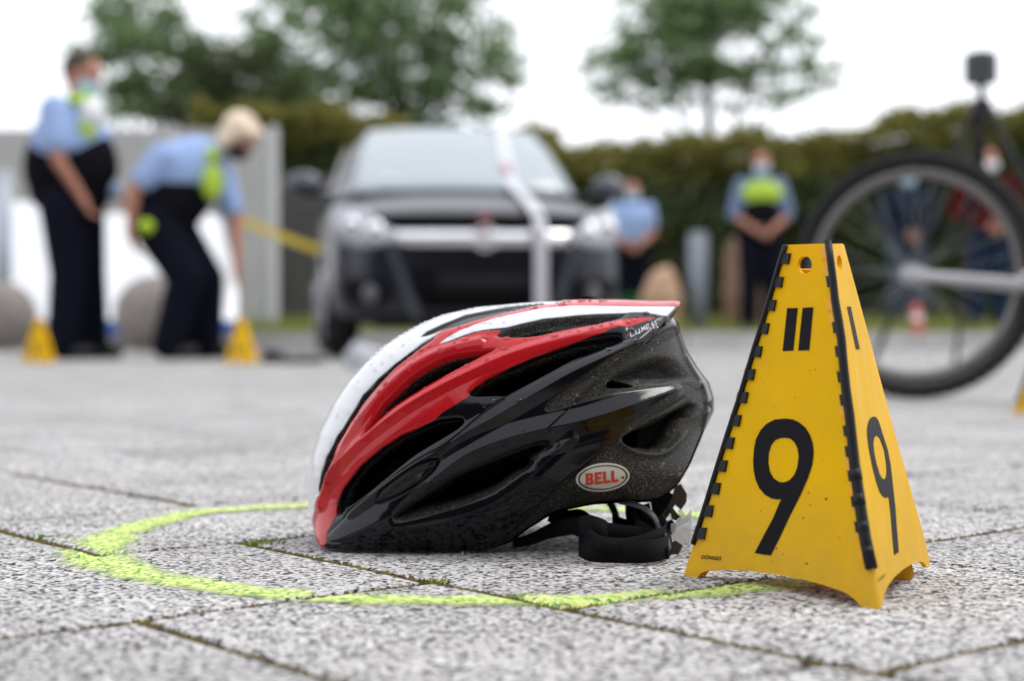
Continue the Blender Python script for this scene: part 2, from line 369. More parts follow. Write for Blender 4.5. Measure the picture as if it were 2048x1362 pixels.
def h_world(px, py):
    d = np.hypot(px - HC[0], py - HC[1]); th = np.arctan2(py - HC[1], px - HC[0]); t = d / h_rho(th)
    Y = HY0 - h_depth(t, th); return np.stack([(px - 1024) * Y / F, Y, CAMZ - (py - H0) * Y / F], -1)
def h_normal(px, py, e=2.):
    p = h_world(px, py); a = h_world(px + e, py) - p; b = h_world(px, py + e) - p; n = np.cross(a, b)
    n = n / (np.linalg.norm(n, axis=-1, keepdims=True) + 1e-12); return np.where(n[..., 1:2] > 0, -n, n)

def sdist(px, py, poly, smooth=2, reach=45):
    """signed distance in traced units, positive inside"""
    poly = catmull(poly, smooth) if smooth else np.array(poly, float)
    out = np.full(px.shape, -float(reach)); lo = poly.min(0) - reach; hi = poly.max(0) + reach
    m = (px > lo[0]) & (px < hi[0]) & (py > lo[1]) & (py < hi[1]); x = px[m]; y = py[m]
    if not len(x): return out
    d2 = np.full(x.shape, 1e9); ins = np.zeros(x.shape, bool)
    for i in range(len(poly)):
        ax, ay = poly[i]; bx, by = poly[(i + 1) % len(poly)]; ex, ey = bx - ax, by - ay; l = ex * ex + ey * ey + 1e-9
        t = np.clip(((x - ax) * ex + (y - ay) * ey) / l, 0, 1); d2 = np.minimum(d2, (x - ax - ex * t) ** 2 + (y - ay - ey * t) ** 2)
        if ay != by: ins ^= ((ay > y) != (by > y)) & (x < (bx - ax) * (y - ay) / (by - ay) + ax)
    out[m] = np.where(ins, 1, -1) * np.minimum(np.sqrt(d2), reach); return out
def ldist(px, py, line, reach=60):
    line = catmull(line, 3, False); out = np.full(px.shape, float(reach)); lo = line.min(0) - reach; hi = line.max(0) + reach
    m = (px > lo[0]) & (px < hi[0]) & (py > lo[1]) & (py < hi[1]); x = px[m]; y = py[m]; d2 = np.full(x.shape, float(reach) ** 2)
    for i in range(len(line) - 1):
        ax, ay = line[i]; bx, by = line[i + 1]; ex, ey = bx - ax, by - ay; l = ex * ex + ey * ey + 1e-9
        t = np.clip(((x - ax) * ex + (y - ay) * ey) / l, 0, 1); d2 = np.minimum(d2, (x - ax - ex * t) ** 2 + (y - ay - ey * t) ** 2)
    out[m] = np.sqrt(d2); return out

V_slot_front = [(869, 667), (842, 683), (820, 702), (787, 727), (754, 756), (723, 789), (697, 833), (684, 855), (672, 870), (662, 892), (650, 914), (640, 945), (636, 975), (636, 990), (641, 985), (648, 963), (656, 937), (665, 912), (672, 890),
                (684, 872), (697, 848), (710, 829), (723, 809), (754, 771), (787, 736), (820, 710), (842, 692), (864, 677)]
V_centre = [(840, 671), (853, 661), (870, 653), (886, 646), (930, 628), (974, 619), (1018, 611), (1060, 606), (1100, 603), (1119, 602), (1077, 608), (1033, 618), (996, 627), (952, 638), (908, 652), (875, 661), (855, 668)]
V_centre_foam = [(900, 650), (930, 640), (960, 631), (1000, 622), (1020, 619), (996, 627), (952, 638), (915, 649)]
V_top = [(992, 671), (1005, 662), (1018, 655), (1030, 651), (1055, 645), (1088, 637), (1120, 632), (1154, 629), (1190, 628), (1220, 627), (1253, 626), (1233, 637), (1209, 642), (1198, 646), (1154, 653), (1110, 662), (1075, 670), (1040, 673), (1010, 673)]
V_top_deep = [(1022, 673), (1035, 660), (1055, 653), (1077, 648), (1132, 644), (1183, 646), (1154, 653), (1110, 662), (1075, 670), (1040, 673)]
V_red = [(993, 695), (974, 694), (930, 699), (886, 710), (842, 732), (809, 756), (787, 778), (765, 800), (750, 820), (736, 844), (729, 857), (724, 870), (733, 865), (743, 855), (765, 833), (787, 813), (820, 791), (853, 771), (886, 752), (919, 734), (952, 717), (974, 706)]
V_red_deep = [(975, 700), (940, 712), (900, 728), (860, 752), (820, 778), (790, 802), (765, 828), (787, 813), (820, 791), (853, 771), (886, 752), (919, 734), (952, 717)]
V_mid = [(1249, 672), (1231, 668), (1198, 674), (1154, 682), (1110, 695), (1066, 712), (1022, 731), (1000, 739), (974, 752), (952, 768), (938, 785), (943, 792), (963, 793), (992, 792), (1011, 793), (1022, 787), (1055, 769), (1099, 745), (1143, 721), (1187, 703), (1220, 690), (1242, 681)]
V_low = [(929, 840), (918, 834), (895, 836), (870, 840), (835, 854), (800, 868), (764, 891), (741, 910), (717, 931), (699, 955), (685, 975), (674, 999), (670, 1020), (669, 1032), (675, 1031), (694, 1022), (717, 1006), (741, 987), (764, 966), (800, 935), (835, 907), (882, 879), (905, 865), (922, 852)]
V_pill = [(753, 998), (764, 980), (800, 951), (835, 928), (858, 919), (876, 917), (880, 924), (865, 947), (835, 970), (800, 991), (767, 1005), (755, 1007)]
V_long = [(785, 1037), (792, 1022), (807, 1008), (835, 989), (870, 968), (905, 949), (952, 930), (1000, 911), (1050, 892), (1085, 884), (1102, 886), (1103, 892), (1085, 906), (1067, 920), (1062, 933), (1025, 962), (988, 986), (952, 1003), (905, 1020), (858, 1034), (810, 1044), (790, 1044)]
V_long_deep = [(830, 1020), (870, 990), (920, 962), (980, 938), (1040, 922), (1066, 920), (1062, 933), (1025, 960), (988, 982), (940, 1003), (880, 1022)]
FOAM_rear = [(1090, 815), (1098, 803), (1110, 791), (1143, 769), (1176, 749), (1209, 727), (1253, 701), (1297, 677), (1336, 658), (1350, 658), (1361, 675), (1374, 714), (1392, 747), (1408, 775), (1414, 800), (1414, 830), (1408, 858),
             (1425, 875), (1410, 930), (1385, 975), (1345, 1010), (1317, 1025), (1225, 1030), (1125, 1045), (1060, 1085), (1020, 1110), (990, 1110), (1005, 1088), (1050, 1045), (1087, 1010), (1125, 975), (1175, 932), (1220, 890), (1235, 876), (1256, 851), (1297, 820), (1341, 793), (1364, 776),
             (1358, 771), (1340, 771), (1308, 774), (1264, 780), (1220, 789), (1176, 800), (1132, 813), (1099, 822)]
S_up = [(1213, 772), (1216, 757), (1232, 742), (1260, 728), (1300, 712), (1340, 708), (1368, 722), (1386, 745), (1393, 762), (1372, 764), (1330, 766), (1285, 771), (1240, 777)]
S_up_hole = [(1216, 776), (1217, 763), (1235, 759), (1262, 766), (1270, 773), (1245, 776)]
S_low = [(1243, 882), (1254, 866), (1280, 848), (1320, 830), (1350, 815), (1378, 800), (1392, 802), (1403, 812), (1396, 832), (1386, 848), (1362, 877), (1338, 898), (1312, 907), (1285, 905), (1258, 896)]
S_low_hole = [(1244, 882), (1256, 867), (1285, 856), (1300, 862), (1295, 890), (1275, 896), (1255, 892)]
S_low_upper = [(1262, 858), (1300, 830), (1345, 805), (1372, 790), (1380, 795), (1345, 818), (1300, 842)]
RED = [(640, 1100), (622, 1070), (626, 1040), (632, 1010), (638, 985), (648, 962), (656, 937), (664, 912), (669, 890), (676, 868), (690, 850), (701, 840), (710, 829), (723, 809), (754, 771), (787, 736), (820, 710), (842, 692), (864, 674), (875, 661), (908, 651), (952, 638), (996, 627), (1033, 618), (1077, 608), (1121, 600), (1180, 590), (1300, 590), (1375, 590), (1364, 612), (1340, 611), (1286, 612), (1220, 611),
       (1154, 611), (1088, 615), (1044, 624), (995, 634), (952, 648), (919, 661), (893, 676), (878, 689), (900, 683), (930, 672), (961, 663), (1003, 659), (992, 671), (1022, 673), (1075, 670), (1110, 661), (1154, 652), (1198, 645), (1233, 638), (1286, 635), (1312, 635), (1264, 651), (1220, 662), (1209, 667), (1187, 673), (1154, 683), (1110, 697), (1066, 713), (1022, 732), (1000, 742), (974, 755), (952, 771),
       (938, 783), (936, 793), (908, 811), (886, 824), (868, 840), (835, 856), (800, 870), (764, 893), (741, 912), (717, 933), (699, 957), (685, 976), (673, 1000), (670, 1027), (663, 1045), (654, 1064), (650, 1088), (648, 1105)]
WHITE1 = [(600, 1035), (624, 1039), (631, 1012), (637, 990), (635, 975), (640, 945), (650, 914), (662, 892), (672, 870), (684, 855), (697, 833), (723, 789), (754, 756), (787, 727), (820, 702), (842, 684), (869, 667), (886, 657), (910, 650), (875, 661), (850, 671), (838, 672), (853, 660), (886, 645), (930, 627), (974, 618), (1018, 610), (1060, 606), (1135, 602), (1135, 590), (1000, 590), (900, 600), (800, 640), (700, 730), (630, 840), (600, 920)]
WHITE2 = [(878, 688), (893, 676), (919, 661), (952, 648), (995, 634), (1044, 624), (1088, 615), (1154, 611), (1220, 612), (1286, 613), (1352, 613), (1344, 622), (1335, 632), (1319, 630), (1290, 624), (1250, 624), (1220, 625), (1190, 626), (1154, 628), (1088, 635), (1044, 645), (1010, 654), (963, 660), (930, 669), (900, 681)]
RIDGES = [([(640, 1010), (662, 950), (716, 888), (800, 822), (870, 780), (940, 745), (1008, 715), (1080, 692), (1160, 672), (1240, 655)], .0030, 15),
          ([(660, 960), (692, 880), (750, 800), (820, 735), (890, 700), (960, 682)], .0022, 12),
          ([(700, 1018), (800, 948), (900, 885), (985, 838), (1060, 795), (1150, 745), (1250, 700), (1340, 655)], .0040, 22),
          ([(860, 965), (930, 912), (1005, 880), (1080, 860), (1170, 840), (1260, 812), (1345, 782)], .0046, 28),
          ([(785, 1052), (858, 1047), (930, 1026), (990, 1000), (1045, 962), (1090, 925), (1143, 875)], .0030, 16),
          ([(640, 960), (660, 905), (690, 855), (740, 790), (800, 725), (850, 680)], .0, 10),
          ([(1243, 886), (1262, 900), (1299, 910), (1334, 903), (1364, 878), (1388, 848), (1404, 815)], .0032, 9),
          ([(1216, 770), (1260, 757), (1320, 752), (1375, 756), (1400, 770)], .0016, 9)]
def smoothstep(x): x = np.clip(x, 0, 1); return x * x * (3 - 2 * x)
def h_fields(px, py):
    vents = [(V_slot_front, .013, 6), (V_centre, .0016, 4), (V_top, .006, 7), (V_red, .013, 9), (V_mid, .026, 14), (V_low, .028, 13), (V_long, .013, 12)]
    h = np.zeros(px.shape); foam = np.full(px.shape, -45.); edge = np.full(px.shape, 45.)
    for poly, dep, w in vents:
        s = sdist(px, py, poly)
        h -= dep * smoothstep(s / w)
        h -= .0011 * np.exp(-np.clip(-s, 0, 40) / 5.) * (s < 0) + .0011 * (s >= 0)
        if poly is not V_centre: foam = np.maximum(foam, s - (4.0 if poly in (V_red, V_mid, V_low) else 1.2))
    foam = np.maximum(foam, sdist(px, py, V_centre_foam))
    for poly, dep, w in ((V_top_deep, .010, 5), (V_red_deep, .010, 7), (V_long_deep, .016, 8), (S_up_hole, .022, 6), (S_low_hole, .022, 14)):
        h -= dep * smoothstep(sdist(px, py, poly) / w)
    sp = sdist(px, py, V_pill); h += -.0022 * smoothstep(1 - np.abs(sp - 2) / 4.) + .0012 * smoothstep(sp / 14)
    fr = sdist(px, py, FOAM_rear); foam = np.maximum(foam, fr); h -= .0022 * smoothstep((fr + 1.5) / 3)
    h -= .009 * smoothstep(sdist(px, py, S_up) / 26); h -= .014 * smoothstep(sdist(px, py, S_low) / 26); h -= .004 * smoothstep(sdist(px, py, S_low_upper) / 12)
    for line, amp, w in RIDGES:
        d = ldist(px, py, line); h += amp * np.clip(1 - d / w, 0, 1)
    # a shallow groove where the upper and lower shells meet
    for line, amp, w in (([(655, 1068), (700, 1025), (760, 975), (830, 925), (900, 885), (972, 822), (1010, 796)], .0010, 3.5), ([(660, 1084), (900, 1088), (1000, 1075), (1080, 1010), (1150, 945), (1235, 880)], .0007, 5)):
        h -= amp * np.clip(1 - ldist(px, py, line) / w, 0, 1)
    # the rolled lower edge
    red = np.maximum(sdist(px, py, RED, 0), -45); wh = np.maximum(sdist(px, py, WHITE1, 0), sdist(px, py, WHITE2, 0))
    return h, foam, red, wh
def h_vent_shade(h, foam): return np.where(foam > 0, -h * 1000, 0)  # recess depth of the foam, drives the shade painted into the vents

def helmet_material():
    m = bpy.data.materials.new('helmet_shell_and_foam'); m.use_nodes = True; nt = m.node_tree; N = nt.nodes; L = nt.links; b = N['Principled BSDF']
    def att(n, lo=-.6, hi=.6):
        a = N.new('ShaderNodeAttribute'); a.attribute_name = n; r = N.new('ShaderNodeMapRange'); r.inputs[1].default_value = lo; r.inputs[2].default_value = hi; L.new(a.outputs['Fac'], r.inputs[0]); return r.outputs[0]
    def mixc(f, a, c):
        x = N.new('ShaderNodeMix'); x.data_type = 'RGBA'; L.new(f, x.inputs[0])
        for s, v in ((x.inputs[6], a), (x.inputs[7], c)):
            if isinstance(v, tuple): s.default_value = (*v, 1)
            else: L.new(v, s)
        return x.outputs[2]
    tc = N.new('ShaderNodeTexCoord'); fo, re, wh = att('foam'), att('red'), att('white')
    v = N.new('ShaderNodeTexVoronoi'); v.feature = 'DISTANCE_TO_EDGE'; v.inputs['Scale'].default_value = 430; L.new(tc.outputs['Object'], v.inputs['Vector'])
    vr = N.new('ShaderNodeMapRange'); vr.inputs[1].default_value = 0; vr.inputs[2].default_value = .11; L.new(v.outputs['Distance'], vr.inputs[0])
    foamc = mixc(vr.outputs[0], (.165, .15, .135), (.010, .014, .014))
    n3 = N.new('ShaderNodeTexNoise'); n3.inputs['Scale'].default_value = 45; L.new(tc.outputs['Object'], n3.inputs['Vector'])
    n4 = N.new('ShaderNodeMapRange'); n4.inputs[1].default_value = .45; n4.inputs[2].default_value = .75; n4.inputs[4].default_value = .5; L.new(n3.outputs[0], n4.inputs[0])
    foamc = mixc(n4.outputs[0], foamc, (.045, .035, .028))
    c = mixc(re, (.0045, .005, .008), (.52, .012, .018)); c = mixc(wh, c, (.74, .755, .78)); c = mixc(fo, c, foamc); vent_shade = att('hole', 5, 14); c = mixc(vent_shade, c, (.003, .003, .003))  # same foam turned near black with depth: vent shade put into the colour
    L.new(c, b.inputs['Base Color'])
    n = N.new('ShaderNodeTexNoise'); n.inputs['Scale'].default_value = 90; n.inputs['Detail'].default_value = 6; L.new(tc.outputs['Object'], n.inputs['Vector'])
    rs = N.new('ShaderNodeMapRange'); rs.inputs[1].default_value = .35; rs.inputs[2].default_value = .75; rs.inputs[3].default_value = .06; rs.inputs[4].default_value = .2; L.new(n.outputs[0], rs.inputs[0])
    rm = N.new('ShaderNodeMix'); L.new(fo, rm.inputs[0]); L.new(rs.outputs[0], rm.inputs[2]); rm.inputs[3].default_value = .42; L.new(rm.outputs[0], b.inputs['Roughness'])
    sm = N.new('ShaderNodeMix'); L.new(fo, sm.inputs[0]); sm.inputs[2].default_value = .36; sm.inputs[3].default_value = .3; s2 = N.new('ShaderNodeMix'); L.new(vent_shade, s2.inputs[0]); L.new(sm.outputs[0], s2.inputs[2]); s2.inputs[3].default_value = .03; L.new(s2.outputs[0], b.inputs['Specular IOR Level'])
    # foam beads and, on the shell, faint orange peel and wet streaks
    bp = N.new('ShaderNodeBump'); bp.inputs['Distance'].default_value = .0007; L.new(fo, bp.inputs['Strength']); L.new(vr.outputs[0], bp.inputs['Height'])
    mp = N.new('ShaderNodeMapping'); mp.inputs['Scale'].default_value = (18, 30, 30); L.new(tc.outputs['Object'], mp.inputs['Vector'])
    n2 = N.new('ShaderNodeTexNoise'); n2.inputs['Scale'].default_value = 1.6; n2.inputs['Detail'].default_value = 3; L.new(mp.outputs[0], n2.inputs['Vector'])
    b2 = N.new('ShaderNodeBump'); b2.inputs['Strength'].default_value = .12; b2.inputs['Distance'].default_value = .002; L.new(n2.outputs[0], b2.inputs['Height']); L.new(bp.outputs[0], b2.inputs['Normal'])
    L.new(b2.outputs[0], b.inputs['Normal']); return m
M_helm = helmet_material()
HO = Vector((.0, HY0, 0))
helm = empty('bicycle_helmet', HO); tag(helm, 'wet red, white and black bicycle helmet lying on the paving beside the numbered marker', 'helmet')
def grid_faces(a, b, wrap=True, flip=False):
    i = np.arange(a)[:, None]; j = np.arange(b - 1)[None, :]; ii = (i + 1) % a
    if not wrap: i = i[:-1]; ii = ii[:-1]
    q = np.stack([i * b + j + 0 * ii, ii * b + j, ii * b + j + 1, i * b + j + 1], -1).reshape(-1, 4)
    return q[:, ::-1] if flip else q
def helmet_surface(NT, NTT, side):
    th = np.linspace(-math.pi, math.pi, NT, endpoint=False)[:, None]; u = np.linspace(0.004, 1, NTT)[None, :]
    t = (1 - (1 - u) ** 1.15) if side > 0 else u; rho = h_rho(th)
    px = HC[0] + np.cos(th) * rho * t; py = HC[1] + np.sin(th) * rho * t
    Y = HY0 - h_depth(t, th); W = np.stack([(px - 1024) * Y / F, Y, CAMZ - (py - H0) * Y / F], -1)
    da = np.roll(W, -1, 0) - np.roll(W, 1, 0); db = np.gradient(W, axis=1); n = np.cross(da, db); n /= np.linalg.norm(n, axis=-1, keepdims=True) + 1e-12
    n *= np.sign(((W - np.array([0, HY0, .11])) * n).sum(-1, keepdims=True))
    h, foam, red, wh = h_fields(px.ravel(), py.ravel()); h = h.reshape(px.shape)
    # keep both halves closed along the silhouette
    hole = h_vent_shade(h.ravel(), foam); W = W + n * h[..., None] * 1.0
    fade = np.clip((1 - t) / .02, 0, 1) * np.ones_like(px)
    if side > 0: pass
    W[..., 2] = np.maximum(W[..., 2], .0012)
    if side < 0: W[..., 1] = 2 * HY0 - W[..., 1]
    return W, foam, red, wh, hole
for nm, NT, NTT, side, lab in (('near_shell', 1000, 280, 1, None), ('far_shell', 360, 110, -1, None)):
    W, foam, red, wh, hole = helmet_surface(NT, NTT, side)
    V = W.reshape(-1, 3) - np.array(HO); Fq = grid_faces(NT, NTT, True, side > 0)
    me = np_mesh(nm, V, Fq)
    for n_, a_ in (('foam', foam), ('red', red), ('white', wh), ('hole', hole)):  # the last attribute carries the painted vent shade
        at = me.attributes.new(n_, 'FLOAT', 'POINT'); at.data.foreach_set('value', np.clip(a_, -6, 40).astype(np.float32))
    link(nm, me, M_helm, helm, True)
# foam liner inside the shells: an inner bowl joined to both rims
M_foam = mat('dark_eps_foam', (.007, .007, .007), .9, spec=.05, noise=.4, nscale=200, bump=.5, bscale=600)
NT = 240; th = np.linspace(-math.pi, math.pi, NT, endpoint=False)[:, None]; t = np.linspace(1, .02, 30)[None, :]; rho = h_rho(th)
rows = []
for side in (1, -1):
    k = np.where(t > .999, .995, .86 + 0 * t); px = HC[0] + np.cos(th) * rho * t * k; py = HC[1] + np.sin(th) * rho * t * k
    dep = h_depth(t, th) * np.where(t > .999, .985, .68); Y = HY0 - dep
    W = np.stack([(px - 1024) * Y / F, Y + 0 * px, CAMZ - (py - H0) * Y / F], -1); W[..., 2] = np.maximum(W[..., 2], .0015)
    if side < 0: W[..., 1] = 2 * HY0 - W[..., 1]
    link('foam_liner', np_mesh('foam_liner', W.reshape(-1, 3) - np.array(HO), grid_faces(NT, 30, True, side < 0)), M_foam, helm, True)

def hs(px, py, off=0.):
    """point and normal on the finished near shell"""
    p = h_world(np.array([float(px)]), np.array([float(py)]))[0]; n = h_normal(np.array([float(px)]), np.array([float(py)]))[0]
    h = h_fields(np.array([float(px)]), np.array([float(py)]))[0][0]; return Vector(p + n * (h + off)), Vector(n)
# maker's badge
M_badgew = mat('badge_white', (.62, .60, .57), .3, coat=.6); M_badgek = mat('badge_black', (.015, .014, .016), .3, coat=.5); M_badger = mat('badge_red', (.62, .05, .02), .35)
BC = (1206.5, 956.); 
def badge_pt(u, v, off):
    a = R(-6.); x = BC[0] + u * math.cos(a) - v * math.sin(a) * 1.0; y = BC[1] + u * math.sin(a) + v * math.cos(a)
    p = h_world(np.array([x]), np.array([y]))[0]; n = h_normal(np.array([BC[0]]), np.array([BC[1]]))[0]; return Vector(p + n * (off - .0022)) - HO
def badge_disc(name, rx, ry, off, m, hole=None):
    V = []; Fs = []; K = 56; rr = [1.0, .7, .4, .02] if hole is None else [1.0, hole]
    for r in rr:
        for k in range(K):
            a = 2 * math.pi * k / K; V.append(badge_pt(rx * r * math.cos(a), ry * r * math.sin(a), off))
    for i in range(len(rr) - 1):
        for k in range(K): Fs.append((i * K + k, i * K + (k + 1) % K, (i + 1) * K + (k + 1) % K, (i + 1) * K + k))
    b0 = len(V)
    for k in range(K): a = 2 * math.pi * k / K; V.append(badge_pt(rx * math.cos(a), ry * math.sin(a), off - .0006))
    for k in range(K): Fs.append((k, b0 + k, b0 + (k + 1) % K, (k + 1) % K))
    return mesh_obj(name, V, Fs, m, helm)
badge = badge_disc('badge', 54, 28.5, .0009, M_badgew)
r1 = badge_disc('badge_ring', 50, 24.5, .0011, M_badgek, hole=.93)
def text_mesh(body, size=1., bold=0., shear=0., space=1.):
    c = bpy.data.curves.new('t', 'FONT'); c.body = body; c.size = size; c.offset = bold; c.shear = shear; c.align_x = 'CENTER'; c.align_y = 'CENTER'; c.space_character = space
    o = bpy.data.objects.new('t', c); COL.objects.link(o); me = eval_mesh(o); bpy.data.objects.remove(o); bpy.data.curves.remove(c)
    vs = [v.co.copy() for v in me.vertices]; fs = [tuple(p.vertices) for p in me.polygons]; bpy.data.meshes.remove(me); return vs, fs
BL = {'B': [[(0, 0), (.62, 0), (.80, .05), (.90, .16), (.90, .36), (.82, .47), (.70, .52), (.80, .57), (.87, .66), (.87, .84), (.78, .95), (.60, 1), (0, 1)], [(.32, .20), (.32, .41), (.50, .41), (.57, .36), (.57, .25), (.50, .20)], [(.32, .60), (.32, .80), (.48, .80), (.54, .76), (.54, .64), (.48, .60)]],
      'E': [[(0, 0), (.82, 0), (.82, .22), (.32, .22), (.32, .40), (.74, .40), (.74, .60), (.32, .60), (.32, .78), (.82, .78), (.82, 1), (0, 1)]], 'L': [[(0, 0), (.80, 0), (.80, .23), (.33, .23), (.33, 1), (0, 1)]]}
V = []; Fs = []
for ch, x0 in (('B', 0), ('E', 1.02), ('L', 1.95), ('L', 2.84)):
    loops = [[Vector((x0 + x, y, 0)) for x, y in l] for l in BL[ch]]; b0 = len(V)
    for l in loops:
        for q in l: V.append(badge_pt(-36 + (q.x + .1 * q.y) * 18.2, 12 - q.y * 24, .0013))
    Fs += [tuple(i + b0 for i in t) for t in tessellate_polygon(loops)]
mesh_obj('badge_lettering', V, Fs, M_badger, helm)
K = 12; mesh_obj('trademark_dot', [badge_pt(40 + 2.6 * math.cos(k * 6.283 / K), 4 + 2.6 * math.sin(k * 6.283 / K), .0012) for k in range(K)], [tuple(range(K))], M_badgek, helm)
# thin silver model lettering on the tail of the black rib
M_silver = mat('silver_print', (.75, .75, .78), .35)
A0 = np.array([1262., 677.]); AX = np.array([52., -24.]); UPV = np.array([-3.0, -9.5])
glyph = {'L': [[(.15, 1), (0, 0), (.8, 0)]], 'U': [[(.15, 1), (0, 0), (.7, 0), (.9, 1)]], 'M': [[(0, 0), (.35, 1), (.5, .25), (.9, 1), (.85, 0)]], 'E': [[(.85, 1), (.12, 1), (0, 0), (.75, 0)], [(.05, .5), (.7, .5)]], 'N': [[(0, 0), (.2, 1), (.75, 0), (1.0, 1)]]}
V = []; Fs = []
for i, ch in enumerate('LUMEN'):
    for st in glyph[ch]:
        pts = [A0 + AX * ((i + x * .84) / 5) + UPV * y for x, y in st]
        for a, b in zip(pts[:-1], pts[1:]):
            d = (b - a) / np.linalg.norm(b - a); nn = np.array([-d[1], d[0]]) * .62; o = len(V)
            for q in (a - nn - d * .4, a + nn - d * .4, b + nn + d * .4, b - nn + d * .4): V.append(hs(q[0], q[1], .0009)[0] - HO)
            Fs.append((o, o + 1, o + 2, o + 3))
mesh_obj('rib_lettering', V, Fs, M_silver, helm)
# rain drops standing on the shell
M_water = mat('rain_water', (1, 1, 1), .0, trans=1., ior=1.33)
bm = bmesh.new(); bmesh.ops.create_uvsphere(bm, u_segments=14, v_segments=10, radius=1)
bmesh.ops.bisect_plane(bm, geom=bm.verts[:] + bm.edges[:] + bm.faces[:], plane_co=(0, 0, -.15), plane_no=(0, 0, -1), clear_outer=True)
dme = bpy.data.meshes.new('water_drop'); bm.to_mesh(dme); bm.free(); dme.materials.append(M_water); dme.polygons.foreach_set('use_smooth', [True] * len(dme.polygons))
drops = [(1108, 674, 11, 5), (1184, 661, 8, 4.5), (1202, 654, 7, 4), (1157, 665, 4, 3), (1139, 665, 3, 2.5), (1223, 652, 5, 3.5), (1256, 644, 5, 3), (1269, 641, 4, 2.5), (1264, 658, 5, 4.5), (1257, 674, 7, 4.5), (1268, 686, 5, 4), (1249, 687, 4, 3), (1217, 703, 7, 4.5),
         (1037, 803, 7, 4.5), (1292, 627, 7, 3), (1311, 631, 5, 2.5), (1327, 651, 5, 4), (1300, 643, 5, 3), (1284, 665, 4, 2.5), (985, 802, 6, 4), (969, 811, 4, 4), (1046, 860, 5, 3.5), (930, 681, 12, 4), (968, 675, 10, 3), (910, 686, 5, 3), (880, 700, 5, 3), (900, 671, 4, 2), (918, 654, 4, 2), (935, 653, 4, 2),
         (965, 646, 4, 2), (1004, 632, 6, 2), (1070, 615, 6, 2), (1013, 676, 10, 2), (1052, 677, 6, 2), (1010, 698, 9, 4), (945, 664, 6, 3), (975, 664, 5, 2), (990, 663, 5, 2), (973, 722, 8, 5), (935, 732, 7, 4), (772, 770, 8, 4), (760, 786, 6, 3), (724, 835, 7, 5), (842, 700, 6, 3), (858, 692, 5, 3), (1125, 608, 9, 2), (1030, 614, 7, 2), (1145, 830, 3, 2.5), (915, 716, 4, 2), (850, 775, 3, 2)]
rr = random.Random(5)
for _ in range(46):
    drops.append((rr.choice([rr.uniform(900, 1290)]), 0, rr.uniform(1.6, 3.2), 0))
def put_drop(x, y, a, b_):
    p, n = hs(x, y, .0001); d = bpy.data.objects.new('water_drop', dme); COL.objects.link(d); d.parent = helm; d.location = p - HO
    zx = n; yx = Vector((1, 0, -.25)); yx = (yx - zx * yx.dot(zx)).normalized(); xx = zx.cross(yx)
    s = p.y / F; foreshort = max(.25, abs(n.y)); ra = a * s; rb = max(b_ * s / foreshort, ra * .45); rb = min(rb, ra * 1.6)
    M = Matrix((yx, xx, zx)).transposed().to_4x4(); d.matrix_local = Matrix.Translation(p - HO) @ M @ Matrix.Diagonal((ra, rb, min(ra, rb) * .5, 1))
for x, y, a, b_ in drops:
    if y: put_drop(x, y, a, b_)
cx = np.array([rr.uniform(650, 1340) for _ in range(700)]); cy = np.array([rr.uniform(600, 900) for _ in range(700)])
thc = np.arctan2(cy - HC[1], cx - HC[0]); inside = np.hypot(cx - HC[0], cy - HC[1]) < h_rho(thc) * .985
hf, ff, rf, wf = h_fields(cx, cy); nz = h_normal(cx, cy)[:, 2]; ok = inside & (ff < -4) & ((rf > 2) | (wf > 2) | (cy < 800)) & (nz > .15) & (rf + wf > -70)
n_ = 0
for x, y in zip(cx[ok], cy[ok]):
    if n_ > 75: break
    n_ += 1; a = rr.uniform(1.4, 3.4); put_drop(x, y, a, a * .7)
# rain beads that break up the white top edge
for x in np.arange(740, 1230, 11):
    thx = None; xx = x + rr.uniform(-4, 4); yy = float(np.interp(xx, [732, 767, 800, 842, 886, 952, 1040, 1130, 1240], [724, 692, 670, 647, 629, 614, 605, 600, 599]))
    if rr.random() < .8: put_drop(xx, yy + 2.5, rr.uniform(3, 6), 2.5)
# one drop hanging from the lower edge
d = bpy.data.objects.new('water_drop', dme); COL.objects.link(d); d.parent = helm; q = P(931, 1106, 1.157) - HO; d.matrix_local = Matrix.Translation(q) @ Matrix.Rotation(math.pi, 4, 'X') @ Matrix.Scale(.0026, 4)
# small black fin seen over the top edge
bm = bmesh.new(); vs = [bm.verts.new(P(x, y, HY0 + dy) - HO) for x, y, dy in ((1112, 600, .015), (1176, 592.5, .02), (1230, 601, .015), (1112, 604, .045), (1176, 597, .05), (1230, 604, .045), (1112, 612, .03), (1230, 612, .03), (1176, 612, .03))]
for f in ((0, 1, 4, 3), (1, 2, 5, 4), (0, 6, 8, 1), (1, 8, 7, 2), (3, 4, 8, 6), (4, 5, 7, 8)): bm.faces.new([vs[i] for i in f])
M_blackgloss = mat('gloss_black_plastic', (.012, .013, .016), .15)
from_bm('top_fin', bm, M_blackgloss, helm)

